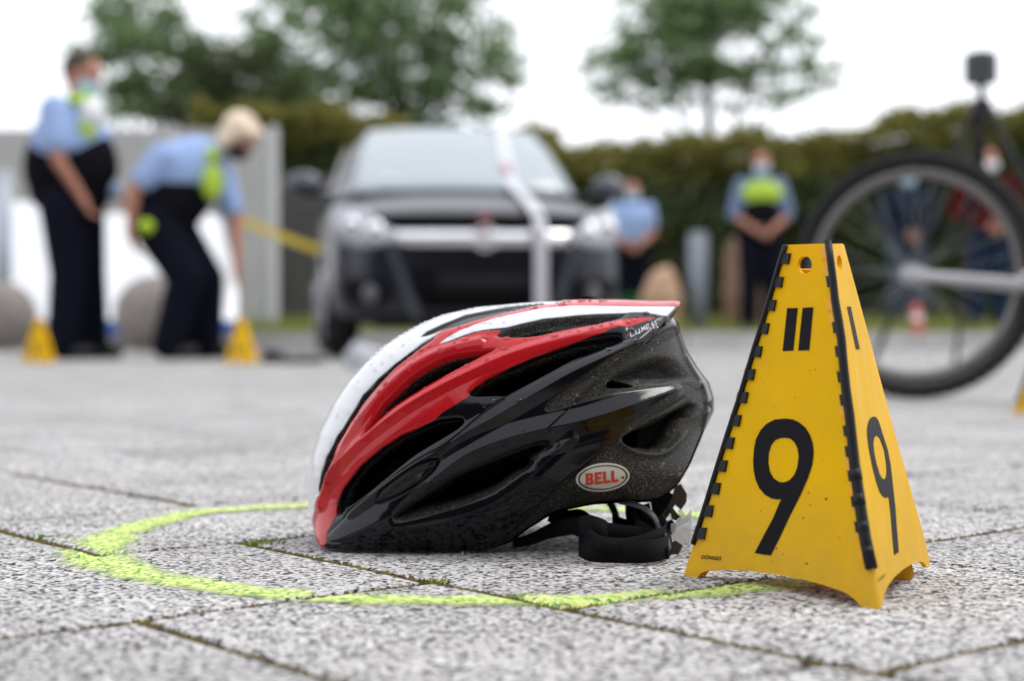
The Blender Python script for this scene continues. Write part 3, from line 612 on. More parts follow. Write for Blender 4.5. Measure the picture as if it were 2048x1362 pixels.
# straps, cradle and dial under the helmet
M_web = mat('black_webbing', (.007, .007, .009), .8, spec=.15, bump=.5, bscale=1500); M_plas = mat('black_nylon', (.035, .036, .04), .4); M_clear = mat('clear_plastic', (.85, .87, .88), .12, trans=.75, ior=1.45)
def ribbon(name, path, wid, m, th=.0009):
    """webbing standing on edge or lying: path of (px,py,Y), wid = vector across (world)"""
    c = catmull([tuple(P(*p)) for p in path], 6, False); V = []; Fs = []
    for i, p in enumerate(c):
        w = Vector(wid) if not callable(wid) else Vector(wid(i / (len(c) - 1))); p = Vector(p); t = (Vector(c[min(i + 1, len(c) - 1)]) - Vector(c[max(i - 1, 0)])).normalized(); nn = t.cross(w).normalized() * th / 2
        for q in (p - w / 2 - nn, p + w / 2 - nn, p + w / 2 + nn, p - w / 2 + nn): q.z = max(q.z, .0012); V.append(q - HO)
    for i in range(len(c) - 1):
        for k in range(4): Fs.append((i * 4 + k, i * 4 + (k + 1) % 4, (i + 1) * 4 + (k + 1) % 4, (i + 1) * 4 + k))
    n0 = (len(c) - 1) * 4; Fs += [(3, 2, 1, 0), (n0, n0 + 1, n0 + 2, n0 + 3)]
    return mesh_obj(name, V, Fs, m, helm, True)
ribbon('chin_strap', [(1158, 1094, 1.135), (1180, 1103, 1.108), (1230, 1106, 1.10), (1290, 1104, 1.10), (1325, 1098, 1.115), (1341, 1088, 1.14)], (0, 0, .0165), M_web)
ribbon('chin_strap', [(1025, 1086, 1.17), (1060, 1079, 1.17), (1105, 1060, 1.165), (1150, 1052, 1.15), (1190, 1058, 1.14), (1250, 1068, 1.14), (1310, 1075, 1.14), (1338, 1080, 1.145)], lambda t: (0, 0, .006 + .007 * min(1, t * 3)), M_web)
ribbon('strap_slider', [(1162, 1060, 1.125), (1178, 1058, 1.118), (1196, 1062, 1.118), (1212, 1070, 1.122)], (0, 0, .020), M_web, .003)
ribbon('side_strap', [(1100, 1024, 1.18), (1125, 1035, 1.18), (1150, 1050, 1.17), (1175, 1060, 1.15)], (.004, 0, .014), M_web)
ribbon('side_strap', [(1215, 998, 1.25), (1228, 1020, 1.25), (1236, 1045, 1.24), (1262, 1064, 1.2)], (.005, 0, .003), M_web)
ribbon('side_strap', [(1262, 998, 1.2), (1262, 1025, 1.2), (1268, 1050, 1.19), (1290, 1080, 1.16)], (.0085, 0, .003), M_web)
ribbon('side_strap', [(1240, 1003, 1.16), (1278, 1012, 1.15), (1305, 1030, 1.14), (1320, 1058, 1.135), (1335, 1080, 1.13), (1340, 1100, 1.125)], (.0022, .004, .0028), M_plas)
ribbon('side_strap', [(1285, 1010, 1.19), (1292, 1040, 1.18), (1310, 1070, 1.165), (1330, 1092, 1.15)], (.011, 0, .003), M_web)
ribbon('side_strap', [(1320, 1052, 1.15), (1333, 1065, 1.15), (1339, 1080, 1.145), (1336, 1098, 1.14)], (.0035, .002, .0), M_web)
ribbon('side_strap', [(1125, 1040, 1.2), (1160, 1034, 1.2), (1185, 1048, 1.19), (1210, 1066, 1.18), (1250, 1075, 1.17)], lambda t: (0, .004, .013 - .004 * t), M_web)
ribbon('side_strap', [(1170, 1066, 1.12), (1200, 1086, 1.10), (1250, 1090, 1.10), (1300, 1078, 1.11), (1330, 1062, 1.13), (1322, 1040, 1.15)], lambda t: (.002, .003, .010), M_web)
ribbon('side_strap', [(1268, 1050, 1.15), (1290, 1062, 1.14), (1312, 1080, 1.13), (1330, 1106, 1.12), (1338, 1114, 1.12)], lambda t: (.006 * (1 - t), 0, .009), M_web)
ribbon('side_strap', [(1225, 1040, 1.2), (1245, 1052, 1.19), (1280, 1058, 1.18), (1310, 1050, 1.17)], (0, 0, .012), M_web)
def pp(name, poly, Y, th, m, slope=0.): 
    return plate(name, [[P(x, y, Y + (y - poly[0][1]) * slope) for x, y in poly]], (0, -1, 0), th, m, helm, HO)
pp('cradle_arm', [(1350, 975), (1362, 968), (1374, 988), (1373, 1004), (1362, 1020), (1350, 1010), (1338, 1030), (1322, 1052), (1313, 1044), (1332, 1016), (1345, 995)], 1.19, .004, M_plas)
pp('cradle_arm', [(1302, 1003), (1340, 985), (1350, 992), (1335, 1020), (1318, 1042), (1306, 1030)], 1.205, .008, M_web)
pp('cradle_arm', [(1338, 1012), (1346, 1016), (1361, 1034), (1352, 1042), (1344, 1038)], 1.185, .004, M_plas)
pp('cradle_arm', [(1322, 1050), (1345, 1040), (1352, 1050), (1345, 1070), (1332, 1068)], 1.20, .006, M_web)
pp('adjuster_tab', [(1341, 1088), (1352, 1082), (1366, 1091), (1355, 1113), (1347, 1114), (1339, 1107)], 1.155, .005, M_plas)
pp('clear_dial', [(1354, 1046), (1378, 1030), (1384, 1042), (1381, 1072), (1376, 1088), (1356, 1084), (1346, 1080), (1344, 1066), (1352, 1062)], 1.18, .003, M_clear)
pp('clear_dial', [(1357, 1022), (1364, 1020), (1372, 1034), (1383, 1022), (1384, 1032), (1374, 1044), (1352, 1056), (1348, 1066), (1342, 1064), (1342, 1050), (1352, 1046), (1362, 1038)], 1.175, .004, M_clear)

# ------------------------------------------------------------------ numbered evidence marker
M_yel = mat('yellow_plastic', (.98, .60, .0), .42, spec=.12, noise=.05, nscale=25, bump=.12, bscale=120)
def wear(m, col):
    nt = m.node_tree; N = nt.nodes; L = nt.links; b = N['Principled BSDF']; tc = N.new('ShaderNodeTexCoord'); src = b.inputs['Base Color'].links[0].from_socket
    n = N.new('ShaderNodeTexNoise'); n.inputs['Scale'].default_value = 30; n.inputs['Detail'].default_value = 9; n.inputs['Roughness'].default_value = .75; L.new(tc.outputs['Object'], n.inputs['Vector'])
    r = N.new('ShaderNodeMapRange'); r.inputs[1].default_value = .52; r.inputs[2].default_value = .85; r.inputs[4].default_value = .4; L.new(n.outputs[0], r.inputs[0])
    x = N.new('ShaderNodeMix'); x.data_type = 'RGBA'; L.new(r.outputs[0], x.inputs[0]); L.new(src, x.inputs[6]); x.inputs[7].default_value = (*col, 1)
    s = N.new('ShaderNodeSeparateXYZ'); L.new(tc.outputs['Object'], s.inputs[0]); z = N.new('ShaderNodeMapRange'); z.inputs[1].default_value = .075; z.inputs[2].default_value = .0; z.inputs[4].default_value = .75; L.new(s.outputs['Z'], z.inputs[0])
    n2 = N.new('ShaderNodeTexNoise'); n2.inputs['Scale'].default_value = 70; n2.inputs['Detail'].default_value = 6; L.new(tc.outputs['Object'], n2.inputs['Vector'])
    m2 = N.new('ShaderNodeMath'); m2.operation = 'MULTIPLY'; L.new(z.outputs[0], m2.inputs[0]); L.new(n2.outputs[0], m2.inputs[1])
    y = N.new('ShaderNodeMix'); y.data_type = 'RGBA'; L.new(m2.outputs[0], y.inputs[0]); L.new(x.outputs[2], y.inputs[6]); y.inputs[7].default_value = (.52, .33, .10, 1); L.new(y.outputs[2], b.inputs['Base Color'])
    # hairline scratches
    mp = N.new('ShaderNodeMapping'); mp.inputs['Rotation'].default_value = (.3, .5, .2); mp.inputs['Scale'].default_value = (900, 40, 12); L.new(tc.outputs['Object'], mp.inputs['Vector'])
    q = N.new('ShaderNodeTexNoise'); q.inputs['Scale'].default_value = 1; q.inputs['Detail'].default_value = 2; L.new(mp.outputs[0], q.inputs['Vector']); rr = N.new('ShaderNodeMapRange'); rr.inputs[1].default_value = .4; rr.inputs[2].default_value = .75; rr.inputs[3].default_value = .35; rr.inputs[4].default_value = .6
    L.new(q.outputs[0], rr.inputs[0]); L.new(rr.outputs[0], b.inputs['Roughness'])
wear(M_yel, (.82, .50, .04))
def add_translucent(m, col, f):
    nt = m.node_tree; o = nt.nodes['Material Output']; b = nt.nodes['Principled BSDF']; t = nt.nodes.new('ShaderNodeBsdfTranslucent'); t.inputs[0].default_value = (*col, 1)
    x = nt.nodes.new('ShaderNodeMixShader'); x.inputs[0].default_value = f; nt.links.new(b.outputs[0], x.inputs[1]); nt.links.new(t.outputs[0], x.inputs[2]); nt.links.new(x.outputs[0], o.inputs[0])
add_translucent(M_yel, (.95, .42, .0), .22)
M_yel2 = mat('yellow_tab', (.86, .40, .01), .45)
M_blk = mat('black_rubber', (.012, .012, .014), .5, spec=.3); M_ink = mat('black_print', (.006, .005, .008), .5, spec=.12)
mk = empty('numbered_marker', (.208, 1.023, 0)); MO = Vector((.208, 1.023, 0))
tag(mk, 'yellow folding evidence marker with black number 9 standing right of the helmet', 'evidence marker', 'yellow numbered evidence markers')
ML, MF_, MR = Vector((.118, 1.054, 0)), Vector((.2154, .922, 0)), Vector((.2831, 1.060, .0048))
TL, TF, TR = Vector((.1793, 1.027, .2205)), Vector((.2017, .997, .2205)), Vector((.2190, 1.036, .2212))
def plane_of(a, b, t, out):
    n = (b - a).cross(t - a).normalized(); n = -n if n.dot(out) < 0 else n; return a, n
PL1 = plane_of(ML, MF_, (TL + TF) / 2, Vector((-1, -1, 0))); PL2 = plane_of(MF_, MR, (TR + TF) / 2, Vector((1, -.5, 0)))
CV = Vector((0, 0, CAMZ))
def on(pl, x, y, off=0.):
    d = Vector(((x - 1024) / F, 1, -(y - H0) / F)); p0 = pl[0] + pl[1] * off; return CV + d * ((p0 - CV).dot(pl[1]) / d.dot(pl[1]))
def panel_piece(name, pl, loops, off, th, m, k=0):
    L = []
    for l in loops:
        l = catmull(l, k) if k else l; L.append([on(pl, x, y, off) for x, y in l])
    return plate(name, L, pl[1], th, m, mk, MO)
def ell(cx, cy, rx, ry, n=24, rot=0.): return [(cx + rx * math.cos(t) * math.cos(rot) - ry * math.sin(t) * math.sin(rot), cy + rx * math.cos(t) * math.sin(rot) + ry * math.sin(t) * math.cos(rot)) for t in [2 * math.pi * i / n for i in range(n)]]
left_out = [(1569, 491), (1574, 489.5), (1650, 487), (1657, 488), (1757, 1221), (1750, 1222), (1722, 1215), (1716, 1206), (1706, 1196), (1695, 1188), (1682, 1182), (1644, 1169), (1610, 1160), (1556, 1149.5), (1497, 1141.5), (1447, 1139.5), (1412, 1142), (1402, 1146), (1397, 1152), (1394, 1158), (1380, 1157), (1367, 1155), (1369, 1145), (1388, 1085)]
panel_piece('panel', PL1, [left_out, ell(1609.5, 529.5, 14.5, 17.5)], 0, .0026, M_yel)
right_out = [(1658, 488), (1684, 487), (1688, 489), (1702, 540), (1740, 680), (1785, 850), (1823, 984), (1851, 1082), (1860, 1128), (1857, 1134), (1853, 1134), (1848, 1125.5), (1842, 1123), (1826, 1126.5), (1806, 1139), (1788, 1155), (1776, 1172), (1768, 1192), (1765, 1212), (1758, 1221)]
panel_piece('panel', PL2, [right_out, ell(1679.5, 526, 4.6, 16, rot=-.14)], 0, .0026, M_yel)
BA, BB = Vector((.124, 1.052, 0)), Vector((.2655, 1.029, 0)); 
# third panel closes the back, its foot set inside the right panel
def bk(u, z): p = BA.lerp(BB, u); q = TL.lerp(TR, .04 + u * .84) + Vector((0, .001, 0)); t = z / .2205; return Vector((p.x + (q.x - p.x) * t, p.y + (q.y - p.y) * t, z))
plate('panel', [[bk(0, 0), bk(.04, 0), bk(.08, .008), bk(.2, .014), bk(.5, .017), bk(.76, .014), bk(.80, .006), bk(.815, 0), bk(.98, .0003), bk(1, .004), bk(1, .205), bk(0, .205)], [bk(.56 + .25 * math.cos(t * .4488) , .205 + .0085 * math.sin(t * .4488) - .0185) for t in range(14)]], (.15, 1, .2), -.0026, M_yel, mk, MO)
nine = [(1572, 837), (1586, 839), (1598, 845), (1610, 855), (1619, 869), (1625, 886), (1627, 905), (1624, 930), (1615, 957), (1600, 991), (1579, 1032), (1560, 1073), (1541, 1111), (1525, 1109), (1509, 1106), (1526, 1073), (1545, 1038), (1562, 998), (1553, 999), (1543, 997), (1530, 990), (1518, 976), (1511, 960), (1507, 940), (1506, 921), (1508, 895), (1513, 875), (1521, 860), (1532, 848), (1549, 839)]
cnt = [(1571, 875.5), (1580, 877), (1589, 885), (1595, 898), (1597, 914), (1594, 935), (1588, 950), (1579, 960), (1569, 964.5), (1558, 964), (1547, 957), (1539, 943), (1536, 925), (1537, 906), (1542, 890), (1550, 880), (1560, 876)]
panel_piece('digit', PL1, [nine, cnt], .0004, .0006, M_ink)
panel_piece('bar_mark', PL1, [[(1574, 616), (1595, 616), (1586, 701), (1565, 702)]], .0004, .0006, M_ink)
panel_piece('bar_mark', PL1, [[(1605, 615.5), (1626, 614.5), (1618, 700.5), (1596, 701)]], .0004, .0006, M_ink)
nine2 = [(1747, 833), (1752, 834), (1757, 840), (1761, 852), (1765, 866), (1771, 884), (1776, 900), (1782, 932), (1786.5, 973), (1791, 1014), (1794, 1056), (1798, 1104), (1789, 1110), (1785.6, 1073), (1782, 1026), (1778, 992), (1775, 995), (1770, 995), (1765, 991), (1760, 983), (1753, 962), (1747, 939), (1742, 915), (1738, 894), (1735.5, 873), (1735, 857), (1738, 843), (1742, 836)]
cnt2 = [(1753, 870.6), (1757, 872), (1761, 878), (1769, 900), (1773, 926), (1774, 943), (1773, 954), (1769, 959), (1765, 957), (1760, 949), (1753, 926), (1748.5, 903), (1747, 887), (1749, 875)]
panel_piece('digit', PL2, [nine2, cnt2], .0004, .0006, M_ink)
panel_piece('bar_mark', PL2, [[(1695, 613.5), (1702, 613), (1720, 698), (1713, 699)]], .0004, .0006, M_ink)
for body, pl, c, wpx, hpx, sl in (('DÖNGES', PL1, (1422.5, 1114.5), 41, 9.5, (41, 3.5)), ('DÖNGES', PL2, (1764.5, 1154), 14, 8, (14, -12))):
    vs, fs = text_mesh(body, 1, .015, .35, 1.1); xs = [v.x for v in vs]; ys = [v.y for v in vs]; w0, w1, g0, g1 = min(xs), max(xs), min(ys), max(ys)
    V = []
    for v in vs:
        u = (v.x - w0) / (w1 - w0) - .5; w = (v.y - (g0 + g1) / 2) / (g1 - g0); V.append(on(pl, c[0] + u * wpx, c[1] - w * hpx + u * sl[1], .0005) - MO)
    mesh_obj('maker_lettering', V, fs, M_ink, mk)
# hinge tubes with their clips
def edge_pt(a, b, t, off): p = a.lerp(b, t); return p + off
offL = Vector((-.0008, .0004, 0))
def px_line(pl, pts): return [on(pl, x, y, .0008) - MO for x, y in pts]
tube('hinge', px_line(PL1, [(1571, 490), (1560, 524), (1548, 566), (1530, 628), (1506, 705), (1480, 792), (1455, 868), (1430, 948), (1408, 1020), (1386, 1088)]), .0019, M_blk, mk)
hf = [(1656, 483), (1661, 520), (1666, 560), (1670, 600), (1677, 640), (1683, 680), (1686, 720), (1692, 780), (1699, 830), (1704, 880), (1709, 930), (1716, 980), (1723, 1030), (1731, 1080), (1743, 1137)]
tube('hinge', px_line(PL1, hf), [.0024 + .0014 * i / 14 for i in range(15)], M_blk, mk, 10)
yc = [516, 563, 609.5, 656, 702, 748, 794, 840, 885, 931, 976, 1021, 1066]
for y in yc:
    x0 = float(np.interp(y, [490, 1088], [1570, 1386])) + 0; s = 1 + (y - 516) * .0002
    panel_piece('hinge_clip', PL1, [[(x0 - 1, y - 10 * s), (x0 + 17 * s, y - 9.5 * s), (x0 + 13 * s, y + 12 * s), (x0 - 6, y + 10 * s)]], .0016, .0042, M_blk)
    panel_piece('hinge_slot_edge', PL1, [[(x0 + 17 * s, y - 12 * s), (x0 + 19.5 * s, y - 11 * s), (x0 + 15 * s, y + 13 * s), (x0 + 13.0 * s, y + 13 * s)]], .0005, .0008, M_yel2)
hfa = np.array(hf, float)
for i, y in enumerate([563, 655, 703, 754, 800, 862, 903, 952, 1003, 1054]):
    xc = float(np.interp(y, hfa[:, 1], hfa[:, 0])); w = 9 + (y - 560) * .008
    panel_piece('hinge_clip', PL1, [[(xc - w - 6, y - 11), (xc - 2, y - 11), (xc, y + 11), (xc - w - 3, y + 11)]], .0022, .004, M_blk)
for y in (505, 540, 608, 640, 820, 930, 905, 1010, 1066, 1108, 980):
    xc = float(np.interp(y, hfa[:, 1], hfa[:, 0]))
    panel_piece('hinge_tab', PL1, [[(xc - 19, y - 12), (xc - 8, y - 13), (xc - 6, y + 13), (xc - 16, y + 12)]], .0007, .001, M_yel2)
for y in (950, 1000, 1055, 1105):
    xc = float(np.interp(y, hfa[:, 1], hfa[:, 0]))
    tube('hinge_sleeve', px_line(PL1, [(xc - 1.5, y - 11), (xc + 1.5, y + 11)]), .0037, M_blk, mk, 10)
# scuffs: small dark chips on the faces
for _ in range(26):
    x, y = rr.uniform(1480, 1690), rr.uniform(720, 1130)
    if x < 1690 + (y - 720) * .06: panel_piece('scuff', PL1, [ell(x, y, rr.uniform(.5, 1.1), rr.uniform(.4, 1.2), 6)], .0002, .0003, M_ink)
for x, y, r in ((1617, 985, 1.6), (1620, 1010, 1.4), (1606, 1036, 1.6), (1613, 1127, 2.2), (1553, 1097, 1.8), (1652, 998, 2.6), (1510, 880, 1.2)):
    panel_piece('scuff', PL1, [ell(x, y, r, r * .8, 7)], .0002, .0003, M_ink)
# other markers further back
for loc, rz, lab in (((-2.29, 7.6, 0), .35, 'leftmost small yellow marker standing at the shoes of the standing officer'), ((-1.309, 7.6, 0), .12, 'small yellow marker on the paving between the bending officer and the car'), ((1.075, 3.04, 0), 0., 'yellow marker cut off by the right edge beside the bicycle wheel')):
    c = copy_tree(mk); c.location = loc; c.rotation_euler = (0, 0, rz); c['label'] = lab

# ------------------------------------------------------------------ ground beyond, kerb, grass, far ground
M_grass = mat('short_grass', (.11, .14, .03), .9, noise=.45, nscale=3)
M_conc = mat('concrete', (.42, .41, .40), .8, noise=.15, nscale=8, bump=.3, bscale=60)
M_kerb = mat('kerb_concrete', (.5, .49, .48), .8, noise=.12, nscale=5, bump=.3, bscale=60)
tag(mesh_obj('ground', [(-400, -300, -.03), (400, -300, -.03), (400, 600, -.03), (-400, 600, -.03)], [(0, 1, 2, 3)], mat('far_ground', (.22, .21, .19), .9, noise=.2, nscale=.2)), kind='structure')
kerb = empty('kerb', (0, 13.55, 0)); tag(kerb, kind='structure')
bm = bmesh.new(); add_box(bm, (0, 0, .06), (.985, .14, .17), bev=.012); kme = bpy.data.meshes.new('kerb_stone'); bm.to_mesh(kme); bm.free(); kme.materials.append(M_kerb)
for i in range(-9, 10):
    k = bpy.data.objects.new('kerb_stone', kme); COL.objects.link(k); k.parent = kerb; k.location = (i * 1.0, 0, srnd.uniform(-.004, .004))
def lawn_z(y): return .125 + .045 * max(0., min(y, 15.6) - 13.63)
gb = bmesh.new(); bmesh.ops.create_grid(gb, x_segments=60, y_segments=50, size=1)
for v in gb.verts: yy = 19.1 + v.co.y * 5.47; v.co = Vector((v.co.x * 24, yy, lawn_z(yy) + .012 * math.sin(v.co.x * 40) * math.cos(v.co.y * 22)))
tag(from_bm('lawn', gb, M_grass, None, True), kind='structure')
# grass blades on the lawn's front strip
def blades(n, x0, x1, y0, y1, z, h, w):
    x = RNG.uniform(x0, x1, n); y = y0 + (y1 - y0) * RNG.random(n) ** 1.6; a = RNG.uniform(0, math.pi, n); hh = h * RNG.uniform(.4, 1, n); hh *= 1 + (y - y0) * .35; lx = RNG.normal(0, .35, n) * hh; ly = RNG.normal(0, .35, n) * hh
    c, s = np.cos(a) * w, np.sin(a) * w; zz = z + .045 * np.clip(y - 13.63, 0, 2)
    V = np.stack([np.stack([x - c, y - s, zz], -1), np.stack([x + c, y + s, zz], -1), np.stack([x + lx, y + ly, zz + hh], -1)], 1).reshape(-1, 3)
    return np_mesh('grass_blades', V, np.arange(3 * n).reshape(-1, 3))
def leaf_material(name, cols, trans=.35, rough=.55):
    m = bpy.data.materials.new(name); m.use_nodes = True; nt = m.node_tree; N = nt.nodes; L = nt.links; b = N['Principled BSDF']; out = N['Material Output']
    g = N.new('ShaderNodeNewGeometry'); r = N.new('ShaderNodeValToRGB'); e = r.color_ramp.elements; e[0].color = (*cols[0], 1); e[1].color = (*cols[-1], 1)
    for i, c in enumerate(cols[1:-1]): q = e.new((i + 1) / (len(cols) - 1)); q.color = (*c, 1)
    L.new(g.outputs['Random Per Island'], r.inputs[0]); L.new(r.outputs[0], b.inputs['Base Color']); b.inputs['Roughness'].default_value = rough
    t = N.new('ShaderNodeBsdfTranslucent'); L.new(r.outputs[0], t.inputs[0]); x = N.new('ShaderNodeMixShader'); x.inputs[0].default_value = trans
    L.new(b.outputs[0], x.inputs[1]); L.new(t.outputs[0], x.inputs[2]); L.new(x.outputs[0], out.inputs[0]); return m
M_blade = leaf_material('grass_blade', [(.14, .21, .03), (.24, .28, .05), (.38, .34, .08)])
tag(link('grass', blades(26000, -7, 9, 13.65, 17, .12, .09, .006), M_blade), 'yellow-green grass of the lawn behind the kerb', 'grass', kind='stuff')

def leaves_np(C, size, up=.3):
    n = len(C); s = size * RNG.uniform(.6, 1.3, n)[:, None]; a = RNG.normal(0, 1, (n, 3)); a /= np.linalg.norm(a, axis=1)[:, None]
    b = RNG.normal(0, 1, (n, 3)); b = np.cross(a, b); b /= np.linalg.norm(b, axis=1)[:, None]
    V = np.stack([C - a * s, C + b * s * .45, C + a * s, C - b * s * .45], 1).reshape(-1, 3); return np_mesh('leaves', V, np.arange(4 * n).reshape(-1, 4))
M_leafA = leaf_material('tree_leaf', [(.11, .18, .075), (.18, .28, .12), (.28, .38, .16)], .45)
M_leafB = leaf_material('dark_hedge_leaf', [(.025, .05, .018), (.065, .10, .03), (.13, .145, .04)], .3)
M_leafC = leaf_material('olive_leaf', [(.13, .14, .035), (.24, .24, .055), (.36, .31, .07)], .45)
M_bark = mat('bark', (.035, .028, .022), .9, noise=.4, nscale=12, bump=.6, bscale=30)
def tree(name, base, trunk_h, tr, limbs, clumps, nleaf, size, mt, label, group='trees rising behind the hedge'):
    """limbs: list of end points (relative), clumps: (centre, radii) of the foliage"""
    t = empty(name, base); tag(t, label, 'tree', group)
    bm = bmesh.new(); pts = [Vector((0, 0, 0))]; k = 6
    for i in range(1, k + 1): pts.append(Vector((srnd.uniform(-.05, .05), srnd.uniform(-.05, .05), trunk_h * i / k)))
    for i in range(k): add_cone(bm, pts[i], pts[i + 1], tr * (1 - .09 * i), tr * (1 - .09 * (i + 1)), 10)
    from_bm('trunk', bm, M_bark, t, True)
    bm = bmesh.new()
    for e in limbs:
        e = Vector(e); s = pts[srnd.randint(3, k)]; mid = s.lerp(e, .5) + Vector((srnd.uniform(-.1, .1), srnd.uniform(-.1, .1), .12))
        add_cone(bm, s, mid, tr * .38, tr * .24, 7); add_cone(bm, mid, e, tr * .24, tr * .07, 6)
        for _ in range(3):
            f = mid.lerp(e, srnd.random()); add_cone(bm, f, f + Vector((srnd.uniform(-.5, .5), srnd.uniform(-.5, .5), srnd.uniform(-.1, .45))), tr * .1, tr * .03, 5)
    from_bm('limbs', bm, M_bark, t, True)
    tot = sum(r[0] * r[1] * r[2] for c, r in clumps); P_ = []
    for c, r in clumps:
        n = int(nleaf * r[0] * r[1] * r[2] / tot)
        ns = max(6, n // 80); sub = RNG.normal(0, 1, (ns, 3)); sub /= np.linalg.norm(sub, axis=1)[:, None]; sub *= RNG.random(ns)[:, None] ** .45
        idx = RNG.integers(0, ns, n); p = sub[idx] + RNG.normal(0, .15, (n, 3)); p[:n // 8] = RNG.normal(0, .62, (n // 8, 3)); P_.append(np.array(c) + p * np.array(r) * 1.22)
    cr = link('crown', leaves_np(np.concatenate(P_), size), mt, t); return t
TY = 21.5
def tp(x, y, Y=TY): q = P(x, y, Y); return np.array(q)
def clump_px(base, lst, Y, s=None):
    out = []
    for (x, y, rx, ry) in lst:
        c = tp(x, y, Y) - np.array(base); k = Y / F; out.append((tuple(c), (rx * k, max(rx, ry) * k * .8, ry * k)))
    return out
b1 = (tp(800, 700)[0], TY, .1)
tree('leafy_tree', b1, 3.4, .14, [(-1.3, 0, 4.6), (1.2, .2, 4.4), (.2, .3, 5.2), (-.5, -.4, 4.8), (1.6, 0, 3.6), (-1.6, 0, 3.7)],
     clump_px(b1, [(760, 40, 170, 90), (640, 110, 150, 90), (870, 110, 130, 90), (700, -40, 150, 60), (920, 170, 80, 45), (600, 190, 110, 50), (800, 215, 170, 45), (520, 90, 90, 55), (560, 170, 90, 50), (1010, 130, 60, 40), (820, -60, 120, 50), (960, 240, 90, 28), (880, 30, 60, 40), (720, 250, 140, 30)], TY), 12500, .072, M_leafA, 'large green tree with airy crown rising behind the car')
b2 = (tp(330, 700)[0], TY + 1, .1)
tree('leafy_tree', b2, 3.2, .11, [(-.8, 0, 4.2), (.7, .2, 4.1), (0, .3, 4.9), (.9, 0, 3.4), (-.9, .1, 3.5)],
     clump_px(b2, [(265, 30, 90, 90), (300, 110, 120, 70), (250, 180, 90, 45), (380, 130, 90, 50), (330, 215, 120, 30), (460, 190, 90, 50)], TY + 1), 5200, .074, M_leafA, 'green tree with gaps of sky, left of the other trees and behind the officers')
b3 = (tp(470, 700)[0], TY - 1.5, .1)
tree('dense_shrub_tree', b3, 1.8, .09, [(-.5, 0, 3.3), (.5, .2, 3.2), (0, .1, 3.7)], clump_px(b3, [(430, 150, 100, 60), (520, 190, 90, 55), (400, 210, 110, 40), (540, 120, 60, 40)], TY - 1.5), 5200, .055, M_leafB, 'darker bushy tree between the two airy trees, above the grey wall')
b4 = (tp(1413, 700)[0], TY, .1)
cl = [(1420, -30, 130, 50), (1470, -90, 120, 50), (1340, -10, 80, 30), (1400, 30, 150, 36), (1480, 55, 120, 32), (1330, 70, 120, 28), (1560, 85, 80, 20), (1260, 105, 90, 18), (1400, 110, 150, 34), (1300, 140, 110, 22), (1520, 140, 90, 20), (1240, 168, 70, 13), (1420, 165, 110, 22), (1560, 168, 90, 12), (1330, 175, 80, 14), (1620, 175, 50, 8), (1185, 180, 60, 9), (1225, 120, 80, 30), (1605, 115, 70, 30), (1290, 200, 90, 12), (1510, 203, 100, 12), (1350, 20, 90, 40), (1520, 20, 80, 40), (1290, 60, 60, 14), (1640, 150, 60, 12), (1180, 140, 40, 8), (1410, 195, 50, 18)]
tree('spreading_tree', b4, 3.4, .13, [(-1.4, 0, 3.45), (1.4, .2, 3.5), (-.8, .3, 3.9), (.8, -.2, 4.0), (0, 0, 4.8), (-1.1, .1, 3.6), (1.0, .1, 3.7)], clump_px(b4, cl, TY), 9500, .068, M_leafA, 'layered spreading tree on a slim trunk rising alone above the hedge')

# hedge: one clipped mass made of leaves over a dark twig core
def hedge(name, x0, x1, y0, y1, topf, n, mt, size, label, mt2=None):
    h = empty(name, ((x0 + x1) / 2, (y0 + y1) / 2, .1)); tag(h, label, 'hedge')
    o = np.array(h.location); x = RNG.uniform(x0, x1, n); top = np.array([topf(v) for v in x]) + .12 * np.sin(x * 5.1) * np.sin(x * 2.3 + 1) + RNG.normal(0, .05, n)
    f = RNG.random(n); z = .1 + (top - .1) * RNG.random(n) ** .8; y = y0 + np.abs(RNG.normal(0, .16, n)) + .12 * np.sin(x * 3 + z * 4)
    m = f > .72; z[m] = top[m] - np.abs(RNG.normal(0, .07, m.sum())); y[m] = RNG.uniform(y0, y1, m.sum())
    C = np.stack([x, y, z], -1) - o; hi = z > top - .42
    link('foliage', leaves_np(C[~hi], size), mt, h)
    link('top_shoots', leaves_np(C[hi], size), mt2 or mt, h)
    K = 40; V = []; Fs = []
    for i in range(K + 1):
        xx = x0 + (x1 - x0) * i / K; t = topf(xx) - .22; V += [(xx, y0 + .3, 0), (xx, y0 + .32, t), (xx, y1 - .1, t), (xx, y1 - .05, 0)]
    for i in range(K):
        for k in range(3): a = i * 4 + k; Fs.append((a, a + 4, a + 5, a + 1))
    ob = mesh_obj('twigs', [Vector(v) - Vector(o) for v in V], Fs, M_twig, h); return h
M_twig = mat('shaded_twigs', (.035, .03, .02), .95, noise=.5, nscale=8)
hx = lambda px, Y: (px - 1024) * Y / F
def hz(py, Y): return CAMZ - (py - H0) * Y / F
Yh = 18.2
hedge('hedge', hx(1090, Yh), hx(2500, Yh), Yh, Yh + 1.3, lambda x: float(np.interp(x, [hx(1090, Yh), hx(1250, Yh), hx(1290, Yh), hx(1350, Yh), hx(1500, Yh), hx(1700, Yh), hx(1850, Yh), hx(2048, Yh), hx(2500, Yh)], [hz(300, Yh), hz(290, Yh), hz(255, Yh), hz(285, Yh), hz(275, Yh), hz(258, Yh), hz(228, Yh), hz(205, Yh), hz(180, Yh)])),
      26000, M_leafB, .065, 'long dark green hedge with olive tops behind the lawn', M_leafC)
